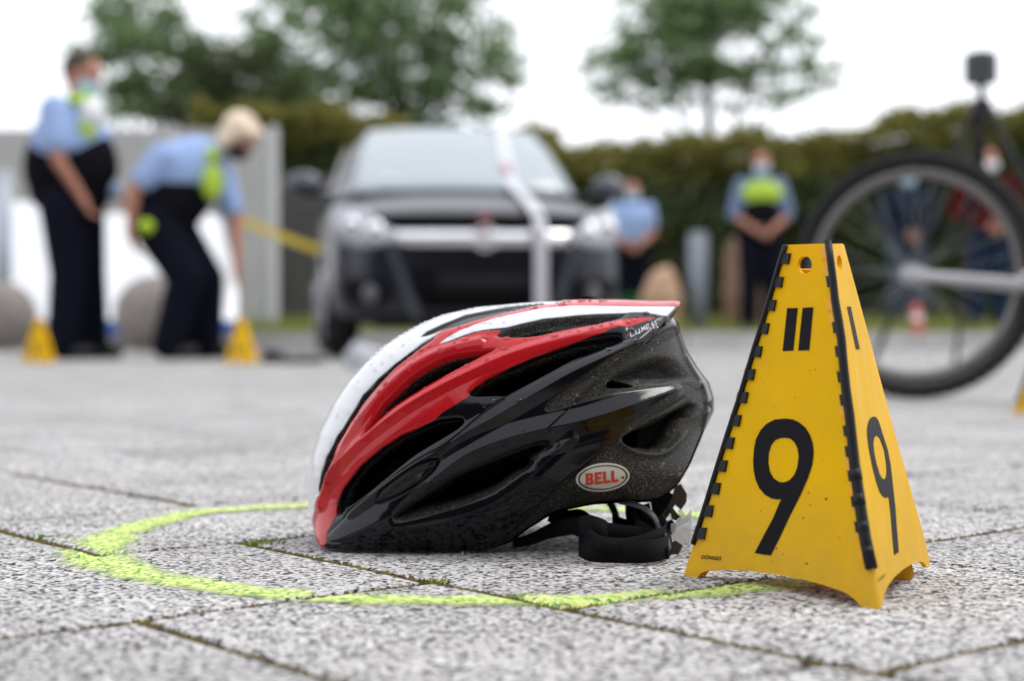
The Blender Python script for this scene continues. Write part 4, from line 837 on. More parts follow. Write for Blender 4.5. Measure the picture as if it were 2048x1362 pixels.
hedge('hedge', hx(380, Yh + .6), hx(1120, Yh + .6), Yh + .6, Yh + 1.8, lambda x: float(np.interp(x, [hx(380, Yh), hx(560, Yh), hx(700, Yh), hx(900, Yh), hx(1000, Yh), hx(1120, Yh)], [hz(200, Yh), hz(190, Yh), hz(225, Yh), hz(250, Yh), hz(262, Yh), hz(262, Yh)])),
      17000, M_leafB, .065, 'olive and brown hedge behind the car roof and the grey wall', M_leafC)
# unseen leafy mass added behind the camera to block sky and darken shell reflections
hedge('hedge', -9, 9, -6.6, -5.3, lambda x: 5.6 + .9 * math.sin(x * .9) + .5 * math.sin(x * 2.3), 9000, M_leafB, .16, 'unseen tall hedge added behind the camera to block sky light')

# grey panelled wall at the left
wall = empty('grey_wall', (-4.6, 15.6, .12)); tag(wall, 'grey wall of upright concrete panels behind the two officers', 'wall')
M_wall = mat('wall_panel_grey', (.42, .415, .41), .75, noise=.06, nscale=3); M_post = mat('wall_post_grey', (.62, .62, .62), .6)
bm = bmesh.new(); add_box(bm, (0, 0, 1.02), (.93, .10, 2.04), bev=.01); wme = bpy.data.meshes.new('wall_panel'); bm.to_mesh(wme); bm.free(); wme.materials.append(M_wall)
bm = bmesh.new(); add_box(bm, (0, 0, 1.04), (.07, .16, 2.08), bev=.008); pme = bpy.data.meshes.new('wall_post'); bm.to_mesh(pme); bm.free(); pme.materials.append(M_post)
xr = hx(548, 15.6) + 4.6
for i in range(8):
    q = bpy.data.objects.new('wall_panel', wme); COL.objects.link(q); q.parent = wall; q.location = (xr - .50 - i * 1.0, 0, 0)
    q = bpy.data.objects.new('wall_post', pme); COL.objects.link(q); q.parent = wall; q.location = (xr - i * 1.0, 0, 0)
# dark timber fence piece right of it
M_fence = mat('dark_fence_board', (.09, .085, .085), .8, noise=.2, nscale=6)
fen = empty('dark_fence', (hx(600, 16.4), 16.4, .12)); tag(fen, 'low dark board fence between the grey wall and the car', 'fence')
for i in range(9):
    bm = bmesh.new(); add_box(bm, (-.42 + i * .105, 0, .84), (.098, .025, 1.68 + .01 * (i % 3))); from_bm('board', bm, M_fence, fen)
bm = bmesh.new(); add_box(bm, (0, .03, .5), (.96, .03, .08)); from_bm('rail', bm, M_fence, fen); bm = bmesh.new(); add_box(bm, (0, .03, 1.3), (.96, .03, .08)); from_bm('rail', bm, M_fence, fen)

# white screen with a blue foot stripe
M_white = mat('white_sheet', (.88, .89, .91), .6); M_blue = mat('blue_stripe', (.03, .14, .50), .5)
scr = empty('white_screen', (hx(230, 12.6), 12.6, 0)); SO = Vector(scr.location); tag(scr, 'white sheet screen with a blue stripe along its foot behind the two officers', 'screen')
xs_ = [(-70, 400), (20, 402), (100, 405), (190, 430), (290, 425), (400, 415), (440, 440), (474, 640)]
for i in range(len(xs_) - 1):
    (xa, ya), (xb, yb) = xs_[i], xs_[i + 1]; da = .07 * (i % 2); db = .07 * ((i + 1) % 2)
    for nm, z0a, z0b, z1a, z1b, m_ in (('sheet_panel', 640, 640, ya, yb, M_white), ('foot_stripe', 668, 668, 641.5, 641.5, M_blue)):
        if nm == 'sheet_panel' and i == 6: z1b = 560
        a, b = P(xa, z0a, 12.6 + da) - SO, P(xb, z0b, 12.6 + db) - SO; lean = .75 if nm == 'sheet_panel' else 0.; c, d_ = P(xb, z1b, 12.6 + db + lean) - SO, P(xa, z1a, 12.6 + da + lean) - SO
        plate(nm, [[a, b, c, d_]], (0, -1, 0), .02, m_, scr)
for i, (xa, ya) in enumerate(xs_[:-1]):
    tube('screen_pole', [P(xa, 700, 12.72) - SO, P(xa, ya + 3, 13.46) - SO], .018, M_post, scr)
# grey-blue post at the left margin
M_steel = mat('galvanised_steel', (.38, .42, .47), .45, metal=.3, noise=.1, nscale=10)
def post(px, ptop, Y, w, z0, label, m_=M_steel):
    p = empty('steel_post', (hx(px, Y), Y, z0)); tag(p, label, 'post'); ht = hz(ptop, Y) - z0
    bm = bmesh.new(); add_cone(bm, (0, 0, 0), (0, 0, ht), w, w, 20); from_bm('shaft', bm, m_, p, True)
    bm = bmesh.new(); add_sphere(bm, (0, 0, ht), w * 1.03, (1, 1, .35), 10); from_bm('cap', bm, m_, p, True)
    bm = bmesh.new(); add_cone(bm, (0, 0, 0), (0, 0, .015), w * 1.5, w * 1.5, 20); from_bm('base_plate', bm, m_, p, False)
post(6, 345, 12.2, .07, 0, 'grey-blue steel post at the left margin beside the white screen')
post(1396, 470, 14.4, .088, .12, 'grey-blue steel bollard on the lawn between the two far officers', mat('weathered_steel', (.22, .25, .29), .6))

# concrete spheres
M_ball = mat('grey_concrete_ball', (.24, .215, .195), .8, noise=.15, nscale=12, bump=.4, bscale=80)
for px, py, Y, r, lab in ((2, 618, 11.9, .27, 'grey concrete ball at the left margin beside the small marker'), (308, 624, 11.4, .285, 'grey concrete ball partly hidden by the legs of the bending officer')):
    p = empty('concrete_ball', (hx(px, Y), Y, 0)); tag(p, lab, 'bollard', 'concrete balls in front of the white screen')
    bm = bmesh.new(); add_sphere(bm, (0, 0, r * .985), r, n=24); from_bm('ball', bm, M_ball, p, True)
    bm = bmesh.new(); add_cone(bm, (0, 0, 0), (0, 0, .03), r * .5, r * .5, 24); from_bm('foot_ring', bm, M_conc, p)

# boulders on the lawn
M_stone = mat('sandstone', (.46, .29, .19), .85, noise=.2, nscale=8, bump=.6, bscale=30)
def boulder(px, pyt, pyb, wpx, Y, label, M_stone=M_stone):
    z0 = .11; w = wpx * Y / F; z1 = hz(pyt, Y); h = z1 - z0
    bm = bmesh.new(); bmesh.ops.create_icosphere(bm, subdivisions=4, radius=1); rs = random.Random(px)
    ph = [rs.uniform(0, 6) for _ in range(6)]
    for v in bm.verts:
        d = v.co.normalized(); k = 1 + .08 * math.sin(d.x * 4 + ph[0]) + .07 * math.sin(d.y * 5 + ph[1]) + .05 * math.sin(d.z * 7 + ph[2]) + .03 * math.sin(d.x * 13 + ph[3]) * math.cos(d.z * 11)
        co = d * k; s = .62 + .38 * max(abs(co.x), abs(co.z)) ; v.co = Vector((co.x * w / 2, co.y * w / 2, max(0, h * .5 + co.z * h * .53)))
    o = from_bm('boulder', bm, M_stone, None, True); o.location = (hx(px, Y), Y, z0); tag(o, label, 'boulder', 'sandstone boulders on the lawn')
boulder(1325, 538, 640, 78, 14.2, 'sandstone boulder left of the steel bollard, largest of the boulders')
M_stone2 = mat('dark_sandstone', (.24, .15, .10), .85, noise=.2, nscale=8, bump=.6, bscale=30)
boulder(1465, 490, 640, 42, 15.2, 'tall narrow sandstone boulder left of the officer with the yellow vest', M_stone2)
boulder(1506, 560, 640, 40, 14.6, 'small sandstone boulder between the legs of the officer with the yellow vest', M_stone2)

# green bucket and orange cone far back
M_green = mat('green_plastic', (.04, .55, .10), .4); M_orange = mat('orange_plastic', (.75, .10, .03), .45)
p = empty('green_bucket', (hx(1262, 14.1), 14.1, .13)); tag(p, 'small bright green bucket beside the sandstone boulder', 'bucket')
bm = bmesh.new(); add_cone(bm, (0, 0, 0), (0, 0, .24), .075, .10, 20, False); add_cone(bm, (0, 0, .23), (0, 0, .25), .105, .105, 20, False); add_cone(bm, (0, 0, .0), (0, 0, .005), .075, .075, 20); from_bm('pail', bm, M_green, p, True)
tube('handle', [(-.10, 0, .24), (-.08, 0, .31), (0, 0, .34), (.08, 0, .31), (.10, 0, .24)], .005, M_green, p)
p = empty('orange_cone', (hx(1833, 13.9), 13.9, .13)); tag(p, 'small orange traffic cone at the kerb, seen through the bicycle wheel', 'traffic cone')
bm = bmesh.new(); add_box(bm, (0, 0, .012), (.2, .2, .024), bev=.005); from_bm('cone_base', bm, M_orange, p)
bm = bmesh.new(); add_cone(bm, (0, 0, .02), (0, 0, .27), .075, .02, 20); from_bm('cone_body', bm, M_orange, p, True)
bm = bmesh.new(); add_cone(bm, (0, 0, .12), (0, 0, .17), .057, .0455, 20, False); from_bm('reflective_band', bm, M_white, p, True)

# ------------------------------------------------------------------ people
M_skin = mat('skin', (.46, .22, .155), .6, spec=.2, noise=.06, nscale=30); M_shirt = mat('light_blue_shirt', (.33, .45, .72), .9, spec=.1, noise=.06, nscale=20); M_navy = mat('dark_navy_cloth', (.008, .009, .016), .95, spec=.04, noise=.15, nscale=20)
M_vestb = mat('black_vest', (.008, .008, .011), .95, spec=.05); M_hv = mat('hi_vis_yellow', (.44, .62, .07), .7, spec=.1); M_hvs = mat('hi_vis_silver', (.7, .72, .72), .4); M_shoe = mat('black_shoe', (.01, .01, .012), .4)
M_hairg = mat('short_grey_hair', (.08, .065, .055), .9, spec=.1); M_blond = mat('blonde_hair', (.82, .66, .50), .7, noise=.15, nscale=60); M_mask = mat('blue_face_mask', (.38, .55, .68), .7); M_maskk = mat('black_face_mask', (.015, .015, .02), .7)
M_hairb = mat('brown_hair', (.05, .03, .02), .9, spec=.1); M_jeans = mat('blue_jeans', (.07, .09, .13), .95, spec=.05, noise=.15, nscale=20); M_jacketb = mat('dark_blue_jacket', (.02, .028, .045), .95, spec=.05); M_jacketr = mat('dark_red_jacket', (.07, .006, .008), .95, spec=.05)
M_glove = mat('pale_blue_glove', (.36, .50, .75), .6)
def remesh(name, bm, m, parent, vox, sm=6):
    me = bpy.data.meshes.new(name); bm.to_mesh(me); bm.free(); o = bpy.data.objects.new(name, me); COL.objects.link(o)
    r = o.modifiers.new('r', 'REMESH'); r.mode = 'VOXEL'; r.voxel_size = vox; r.use_smooth_shade = True
    s = o.modifiers.new('s', 'SMOOTH'); s.iterations = sm; s.factor = .5
    me2 = eval_mesh(o); bpy.data.objects.remove(o); bpy.data.meshes.remove(me); me2.name = name; me2.materials.clear(); me2.materials.append(m)
    q = bpy.data.objects.new(name, me2); COL.objects.link(q); q.parent = parent; me2.polygons.foreach_set('use_smooth', [True] * len(me2.polygons)); return q
def limb(bm, a, b, ra, rb): add_cone(bm, a, b, ra, rb, 14); add_sphere(bm, a, ra, n=8); add_sphere(bm, b, rb, n=8)
def hand(bm, wrist, d, palm_n, s=1., curl=.5):
    """palm, four unequal bent fingers and a thumb"""
    d = d.normalized(); side = d.cross(palm_n).normalized(); pn = side.cross(d).normalized(); w = wrist
    pc = w + d * .05 * s; limb(bm, w, w + d * .03 * s, .026 * s, .027 * s)
    for k in (-1.5, -.5, .5, 1.5): limb(bm, w + d * .02 * s + side * k * .013 * s, w + d * .085 * s + side * k * .019 * s, .016 * s, .0125 * s)
    for k, L in ((-1.5, .060), (-.5, .074), (.5, .080), (1.5, .072)):
        a = w + d * .088 * s + side * k * .019 * s; b = a + (d * (1 - curl * .4) + pn * curl * .7).normalized() * L * .5 * s; c = b + (d * (1 - curl * 1.1) + pn * curl * 1.4).normalized() * L * .5 * s
        limb(bm, a, b, .010 * s, .009 * s); limb(bm, b, c, .009 * s, .0075 * s)
    a = w + d * .025 * s + side * .026 * s; b = a + (d * .6 + side * .8 + pn * .3).normalized() * .042 * s; c = b + (d * .95 + pn * .35).normalized() * .032 * s
    limb(bm, a, b, .014 * s, .012 * s); limb(bm, b, c, .011 * s, .009 * s)
def head(bm, c, f, r=.1):
    """skull, jaw, nose, ears, eye sockets' brow; f = facing direction"""
    f = Vector(f).normalized(); up = Vector((0, 0, 1)); up = (up - f * up.dot(f)).normalized(); s = f.cross(up); rot = Matrix((s, f, up)).transposed()
    add_sphere(bm, c, r, (.80, .98, 1.08), 14, rot); add_sphere(bm, c + f * r * .25 - up * r * .62, r * .68, (.85, 1, .95), 12, rot)
    limb(bm, c + f * r * .88 - up * r * .02, c + f * r * 1.10 - up * r * .34, r * .10, r * .15); add_sphere(bm, c + f * r * .80 - up * r * .68, r * .22, (1.3, .7, .45), 8, rot)
    for k in (-1, 1): add_sphere(bm, c + s * k * r * .83 - up * r * .1 - f * r * .05, r * .24, (.35, .7, 1.1), 8, rot); add_sphere(bm, c + f * r * .80 + s * k * r * .33 + up * r * .12, r * .17, (1.1, .5, .4), 8, rot)
    return f, up, s, rot
def person(loc, label, J, face, mats, vox=.011, hair='short', mask=True, vest=None, hand_dir=None, group='police officers', bulk=1., lb=1., hb=1.):
    """J: joints relative to loc"""
    o = empty('person', loc); tag(o, label, 'person', group); J = {k: Vector(v) for k, v in J.items()}; shirt, trous, hairm, maskm, sleeve = mats
    bm = bmesh.new(); hc = J['head']; f, up, s, rot = head(bm, hc, face, .1 * hb); limb(bm, J['neck'], hc - up * .05, .058, .052)
    limb(bm, J['chest'], J['neck'], .11, .06); limb(bm, J['pelvis'], J['chest'], .13, .13)
    for q in 'NF':
        limb(bm, J['sh' + q], J['el' + q], .052, .042); limb(bm, J['el' + q], J['wr' + q], .041, .028); limb(bm, J['chest'], J['sh' + q], .08, .055)
        hd = (hand_dir or {}).get(q) or (J['wr' + q] - J['el' + q]); hand(bm, J['wr' + q], Vector(hd), Vector((1, 0, 0)) if abs(Vector(hd).normalized().x) < .8 else Vector((0, 0, -1)), 1., .5)
        limb(bm, J['pelvis'], J['hip' + q], .12, .10); limb(bm, J['hip' + q], J['kn' + q], .085, .055); limb(bm, J['kn' + q], J['an' + q], .052, .036)
        limb(bm, J['an' + q], J['an' + q].lerp(J['to' + q], .9), .035, .026)
    remesh('body', bm, M_skin, o, vox * .75, 3)
    bm = bmesh.new(); cs = J.get('ct', J['chest'])
    rt = (J['shF'] - J['shN']).normalized(); ax = (J['chest'] - J['pelvis']).normalized(); fw = rt.cross(ax).normalized(); tr_ = Matrix((rt, fw, ax)).transposed(); W_ = (J['shF'] - J['shN']).length * bulk
    add_sphere(bm, J['chest'], .2, (max(.9, W_ * 2.3), .78 * bulk ** 1.6, 1.2), 14, tr_); add_sphere(bm, J['pelvis'].lerp(J['chest'], .45), .165, (.95 * bulk, .80 * bulk, 1.2), 14, tr_); add_sphere(bm, J['pelvis'] + ax * .04, .16, (.95, .80, .9), 14, tr_)
    limb(bm, J['chest'] + ax * .08, J['neck'], .11, .07); 
    for q in 'NF': limb(bm, J['chest'] + (J['sh' + q] - J['chest']) * .5, J['sh' + q], .095, .075); e = J['sh' + q].lerp(J['el' + q], sleeve if sleeve < 1 else 1); limb(bm, J['sh' + q], e, .074 * bulk, .070 * bulk)
    if sleeve >= 1:
        for q in 'NF': limb(bm, J['el' + q], J['wr' + q], .062, .045)
    remesh('shirt' if sleeve < 1 else 'jacket', bm, shirt, o, vox)
    bm = bmesh.new(); add_sphere(bm, J['pelvis'], .185, (1, .82, .75), 14, tr_)
    for q in 'NF': limb(bm, J['pelvis'].lerp(J['hip' + q], .6), J['hip' + q], .14, .125); limb(bm, J['hip' + q], J['kn' + q], .125 * lb, .092 * lb); limb(bm, J['kn' + q], J['an' + q] + Vector((0, 0, -.02 + .085 * (lb - 1))), .092 * lb, .085 * lb)
    remesh('trousers', bm, trous, o, vox)
    for q in 'NF':
        bm = bmesh.new(); a, t = J['an' + q], J['to' + q]; limb(bm, Vector((a.x, a.y, .055)) - (t - a) * .25, Vector((t.x, t.y, .045)), .052, .042); add_box(bm, ((a.x + t.x) / 2 - (t.x - a.x) * .1, (a.y + t.y) / 2, .018), (max(.09, abs(t.x - a.x) * 1.45), max(.09, abs(t.y - a.y) * 1.45), .03)); remesh('shoe', bm, M_shoe, o, vox)
    bm = bmesh.new(); r = .1 * hb
    add_sphere(bm, hc + up * r * .22 - f * r * .22, r, (.86, .98, .98), 14, rot)
    if hair == 'bob':
        add_sphere(bm, hc + up * r * .32 - f * r * .2, r * 1.06, (.95, 1.0, .88), 14, rot); add_sphere(bm, hc - up * r * .35 - f * r * .45, r * .85, (1.1, .75, 1.1), 14, rot)
        for k in (-1, 1): add_sphere(bm, hc - up * r * .3 + f * r * .1 + s * r * .88 * k, r * .42, (.5, .9, 1.7), 12, rot); add_sphere(bm, hc + up * r * .75 + f * r * .55 + s * r * .4 * k, r * .45, (.9, 1, .6), 12, rot)
        rh = random.Random(4)
        for _ in range(40): q_ = Vector((rh.gauss(0, 1), rh.gauss(0, 1), rh.gauss(0, 1))).normalized(); q_ = q_ if q_.dot(f) < .3 else -q_; add_sphere(bm, hc + q_ * r * 1.05, r * rh.uniform(.15, .3), (.6, .6, 1.6), 6, rot)
    bmesh.ops.delete(bm, geom=[v for v in bm.verts if (v.co - hc).dot(f) > r * .72 and (v.co - hc).dot(up) < r * .55], context='VERTS') if hair == 'short' else None
    from_bm('hair', bm, hairm, o, True) if hair == 'short' else remesh('hair', bm, hairm, o, vox)
    bm = bmesh.new()
    for k in (-1, 1): add_sphere(bm, hc + f * r * .86 + s * k * r * .32 - up * r * .01, r * .10, n=6)
    from_bm('eyes', bm, M_ink, o, True)
    if mask: bm = bmesh.new(); add_sphere(bm, hc + f * r * .52 - up * r * .58, r * .80, (.9, .82, .80), 12, rot); from_bm('face_mask', bm, maskm, o, True)
    if vest is not None:
        bm = bmesh.new(); add_sphere(bm, J['pelvis'].lerp(J['chest'], vest.get('at', .45)), .225, (max(.86, W_ * 1.9), .85 * bulk ** 1.6, 1.35), 14, tr_); add_sphere(bm, J['pelvis'].lerp(J['chest'], .12), .205, (max(.9, W_ * 1.8), .84 * bulk ** 1.5, .8), 14, tr_)
        if vest.get('belly'): add_sphere(bm, Vector(vest['belly']), .16, (1, 1.1, 1.2), 12)
        remesh('protective_vest', bm, M_vestb, o, vox)
        for nm, c, r_, sc, m_ in vest.get('hv', ()): 
            bm = bmesh.new(); add_sphere(bm, Vector(c), r_, sc, 12); from_bm(nm, bm, m_, o, True)
    return o
def stand(dx=0, w=.4, h=1.72, elbow=.06, hands='front'):
    k = h / 1.75; d = dict(pelvis=(dx, 0, .96), chest=(dx, 0, 1.27), neck=(dx, 0, 1.48), head=(dx, -.02, 1.64), shN=(-w / 2, 0, 1.43), shF=(w / 2, 0, 1.43), elN=(-w / 2 - elbow, -.02, 1.13), elF=(w / 2 + elbow, -.02, 1.13),
        wrN=(-.08, -.22, .98) if hands == 'front' else (-w / 2 - .02, -.05, .88), wrF=(.08, -.22, .98) if hands == 'front' else (w / 2 + .02, -.05, .88),
        hipN=(-.1, 0, .92), hipF=(.1, 0, .92), knN=(-.11, -.02, .5), knF=(.11, -.02, .5), anN=(-.12, 0, .09), anF=(.12, 0, .09), toN=(-.15, -.16, .05), toF=(.15, -.16, .05))
    return {a: tuple(c * k for c in b) for a, b in d.items()}
Yo = 8.85
A = person((hx(150, Yo), Yo, 0), 'standing officer in light blue shirt, black vest and blue mask, side view at the left', dict(pelvis=(-.03, 0, .96), chest=(-.02, 0, 1.29), neck=(.0, 0, 1.53), head=(.045, 0, 1.71), shN=(-.06, -.2, 1.46), shF=(.02, .2, 1.45), elN=(-.03, -.26, 1.17), elF=(.08, .24, 1.16), wrN=(.10, -.2, .95), wrF=(.20, .06, 1.0),
    hipN=(-.03, -.1, .9), hipF=(-.0, .1, .9), knN=(.0, -.12, .5), knF=(.04, .12, .5), anN=(-.03, -.13, .09), anF=(.06, .15, .09), toN=(.13, -.17, .05), toF=(.22, .12, .05)), (.86, -.25, -.35), (M_shirt, M_navy, M_hairg, M_mask, .62), .011,
    vest=dict(belly=(.10, 0, 1.16), at=.58, hv=[('hi_vis_collar', (.05, -.04, 1.53), .11, (1, 1.2, .45), M_hv), ('hi_vis_front', (.13, -.10, 1.44), .10, (.75, 1.3, 1.1), M_hvs), ('hi_vis_edge', (.11, -.13, 1.36), .09, (.7, 1.0, 1.0), M_hv)]), hand_dir={'N': (.5, .1, -1), 'F': (.7, -.2, -.4)}, bulk=1.3, lb=1.22, hb=1.15)
A.scale = (.945,) * 3
bm = bmesh.new(); limb(bm, Vector((.20, .02, .99)), Vector((.24, -.02, 1.02)), .05, .045); 
g = from_bm('rolled_blue_glove', bm, M_glove, A, True)
B = person((hx(360, Yo), Yo, 0), 'bending blonde officer in light blue shirt and black mask reaching down with one arm', dict(pelvis=(-.13, 0, .84), chest=(.05, 0, 1.11), neck=(.22, -.02, 1.23), head=(.36, -.03, 1.33), shN=(-.06, -.19, 1.19), shF=(.22, .17, 1.10), elN=(-.22, -.23, .98), elF=(.31, .12, .80), wrN=(-.24, -.22, .74), wrF=(.34, .0, .54),
    hipN=(-.13, -.1, .82), hipF=(-.1, .1, .82), knN=(.07, -.14, .48), knF=(.13, .12, .48), anN=(-.03, -.14, .09), anF=(.12, .14, .09), toN=(.11, -.19, .05), toF=(.26, .10, .05)), (.62, -.35, -.70), (M_shirt, M_navy, M_blond, M_maskk, .62), .011, hair='bob',
    vest=dict(hv=[('hi_vis_shoulder', (.21, -.10, 1.20), .065, (.7, .9, .8), M_hv), ('hi_vis_front', (.22, -.14, 1.04), .078, (.85, .6, 1.35), M_hv)]), hand_dir={'N': (.25, 0, -1), 'F': (.05, 0, -1)}, bulk=1.12, lb=1.25, hb=1.08)
B.scale = (.95,) * 3
bm = bmesh.new(); add_sphere(bm, (0, 0, 0), .042, n=12); bmesh.ops.create_cone(bm, segments=20, radius1=.046, radius2=.046, depth=.012, cap_ends=True)
q = from_bm('tape_reel', bm, mat('lime_plastic', (.42, .62, .03), .5), None, True); q.location = (hx(314, Yo), Yo - .26, hz(459, Yo)); tag(q, 'round lime green tape reel in the hand of the bending officer', 'tape reel')
Y2 = 14.3
person((hx(1521, Y2), Y2, .15), 'far officer in a bright yellow and black vest standing on the lawn, hands clasped', stand(0, .36, 1.64, .08), (0, -1, 0), (mat('grey_blue_shirt', (.17, .23, .36), .9, spec=.1), M_navy, M_hairb, M_mask, .95), .014,
    vest=dict(hv=[('hi_vis_yoke', (0, -.10, 1.26), .135, (1.4, .55, .85), M_hv)]))
Y3 = 16.4
person((hx(1264, Y3), Y3, .2), 'far officer in a plain light blue shirt with clasped hands beside the car mirror', stand(0, .40, 1.51, .05), (0, -1, 0), (M_shirt, M_navy, M_hairb, M_mask, .62), .014)
person((hx(1815, 15.8), 15.8, .2), 'bystander in a dark blue jacket and jeans seen through the bicycle wheel', stand(0, .40, 1.62, .10), (-.1, -1, -.1), (M_jacketb, M_jeans, M_hairb, M_mask, 1), .014, group='bystanders on the lawn')
person((hx(1975, 14.9), 14.9, .17), 'bystander in a dark red jacket and dark jeans at the right, behind the tyre', stand(0, .42, 1.72, .12), (.2, -1, 0), (M_jacketr, mat('dark_jeans', (.018, .03, .06), .95, spec=.05), M_hairb, M_white, 1), .014, group='bystanders on the lawn')

# ------------------------------------------------------------------ tripod with a scanner head
M_tri = mat('black_anodised', (.015, .015, .018), .5, spec=.3); M_dark2 = mat('dark_housing', (.05, .055, .065), .35)
tx = hx(1963, 6.0); tri = empty('survey_tripod', (tx, 6, 0)); tag(tri, 'black survey tripod carrying the camera box, right of the bicycle wheel', 'tripod')
apex = hz(205, 6)
for an, rr_ in ((-80, .50), (160, .42), (35, .46)):
    e = Vector((math.cos(R(an)) * rr_ * (1 if an != -80 else 1), math.sin(R(an)) * rr_, .012)); e = Vector((.43, -.2, .012)) if an == -80 else e
    if an == 160: e = Vector((-.40, .12, .012))
    if an == 35: e = Vector((.03, .46, .012))
    top = Vector((e.x * .06, e.y * .06, apex - .02)); L_ = tube('leg', [top, top.lerp(e, .5)], .013, M_tri, tri); tube('lower_leg', [top.lerp(e, .42), e], .010, M_tri, tri); bm = bmesh.new(); add_sphere(bm, e, .02, n=8); from_bm('foot', bm, M_tri, tri, True)
tube('centre_column', [(0, 0, apex - .28), (0, 0, apex + .06)], .016, M_tri, tri); bm = bmesh.new(); add_cone(bm, (0, 0, apex - .05), (0, 0, apex + .01), .045, .035, 16); from_bm('spider', bm, M_tri, tri)
bx = empty('camera_box', (tx - .003, 6, apex + .06)); tag(bx, 'black box-shaped 360 degree camera standing on top of the tripod', 'camera')
bm = bmesh.new(); add_box(bm, (0, 0, .07), (.10, .10, .125), Matrix.Rotation(R(30), 3, 'Z'), .012); from_bm('housing', bm, M_dark2, bx)
bm = bmesh.new(); add_cone(bm, (0, 0, 0), (0, 0, .03), .014, .04, 16); from_bm('neck', bm, M_tri, bx, True)
for a in range(4):
    v = Vector((math.cos(R(30 + 90 * a)), math.sin(R(30 + 90 * a)), 0)); bm = bmesh.new(); add_cone(bm, v * .044 + Vector((0, 0, .075)), v * .054 + Vector((0, 0, .075)), .022, .018, 16); from_bm('lens', bm, M_blackgloss, bx, True)

# ------------------------------------------------------------------ bicycle: front wheel, fork and the frame running out of the picture
M_tyre = mat('tyre_rubber', (.018, .018, .018), .8); M_rim = mat('grey_rim', (.20, .19, .185), .35, metal=.6); M_alu = mat('silver_fork', (.48, .48, .50), .35, metal=.3); M_spoke = mat('steel_spoke', (.35, .35, .36), .4, metal=1)
YW = 3.77; WR = .298; wa = R(-27)
bike = empty('bicycle', (hx(1829, YW), YW, WR)); tag(bike, 'bicycle at the right edge with black knobbly tyre and silver fork', 'bicycle')
BR = Matrix.Rotation(wa, 3, 'Z')
def wv(x, y, z): return BR @ Vector((x, y, z))
whl = empty('front_wheel', (0, 0, 0)); whl.parent = bike
def torus(name, R0, r0, m, parent, n=72, k=12, sq=1.):
    V = []; Fs = []
    for i in range(n):
        a = 2 * math.pi * i / n
        for j in range(k):
            b = 2 * math.pi * j / k; V.append(wv((R0 + r0 * sq * math.cos(b)) * math.cos(a), r0 * math.sin(b), (R0 + r0 * sq * math.cos(b)) * math.sin(a)))
            Fs.append((i * k + j, i * k + (j + 1) % k, ((i + 1) % n) * k + (j + 1) % k, ((i + 1) % n) * k + j))
    return mesh_obj(name, V, Fs, m, parent, True)
torus('tyre', WR - .019, .019, M_tyre, whl); torus('rim', WR - .052, .0105, M_rim, whl, sq=1.25)
bm = bmesh.new()
for i in range(64):
    for s in (-1, 0, 1):
        a = 2 * math.pi * (i + (.5 if s else 0)) / 64; c = wv((WR - .002 - abs(s) * .008) * math.cos(a), s * .017, (WR - .002 - abs(s) * .008) * math.sin(a)); add_box(bm, c, (.010, .012, .012), BR @ Matrix.Rotation(-a, 3, 'Y'))
from_bm('tread_knobs', bm, M_tyre, whl)['kind'] = 'stuff'
sme = None
for i in range(32):
    a = 2 * math.pi * i / 32; s = 1 if i % 2 else -1; b = a + (.9 if (i // 2) % 2 else -.9)
    tube('spoke', [wv(.022 * math.cos(b), s * .03, .022 * math.sin(b)), wv((WR - .058) * math.cos(a), 0, (WR - .058) * math.sin(a))], 0.0007, M_spoke, whl, 5)
bm = bmesh.new(); add_cone(bm, wv(0, -.045, 0), wv(0, .045, 0), .016, .016, 16); add_cone(bm, wv(0, -.035, 0), wv(0, -.03, 0), .028, .028, 18); add_cone(bm, wv(0, .035, 0), wv(0, .03, 0), .028, .028, 18); from_bm('hub', bm, M_alu, whl)
fork = empty('fork', (0, 0, 0)); fork.parent = bike; fd = Vector((1, 0, -.045)).normalized()
def fv(t, y, z=0): return wv(t, y, -t * .12 + z)
for s in (-1, 1):
    tube('fork_leg', [fv(-.02, s * .058), fv(.1, s * .06), fv(.26, s * .062)], [.010, .014, .018], M_alu, fork, 14); tube('stanchion', [fv(.25, s * .062), fv(.44, s * .062)], .012, M_alu, fork, 14)
tube('fork_brace', [fv(.25, -.062), fv(.28, -.05, .035), fv(.29, 0, .045), fv(.28, .05, .035), fv(.25, .062)], .013, M_alu, fork)
tube('fork_crown', [fv(.43, -.075), fv(.45, 0), fv(.43, .075)], .024, M_alu, fork, 12); tube('head_tube', [fv(.45, 0), fv(.62, 0)], .022, M_alu, bike, 12)
tube('down_tube', [fv(.50, 0), fv(.70, 0, -.32), fv(.74, 0, -.27)], .02, M_alu, bike, 12); tube('top_tube', [fv(.6, 0), fv(1.1, 0, -.2)], .018, M_alu, bike, 12)
tube('handlebar', [fv(.66, -.3, .02), fv(.66, -.1), fv(.66, .1), fv(.66, .3, .02)], .014, M_tri, bike, 10)
bm = bmesh.new(); add_cone(bm, wv(0, .0, 0), wv(0, .0, 0) + Vector((.001, 0, 0)), .001, .001, 6); bm.free()
bm = bmesh.new(); add_box(bm, fv(.30, -.05, -.055), (.07, .03, .05), BR, .006); from_bm('brake_arm', bm, M_tri, fork)
bm = bmesh.new(); add_box(bm, fv(.30, .05, -.055), (.07, .03, .05), BR, .006); from_bm('brake_arm', bm, M_tri, fork)

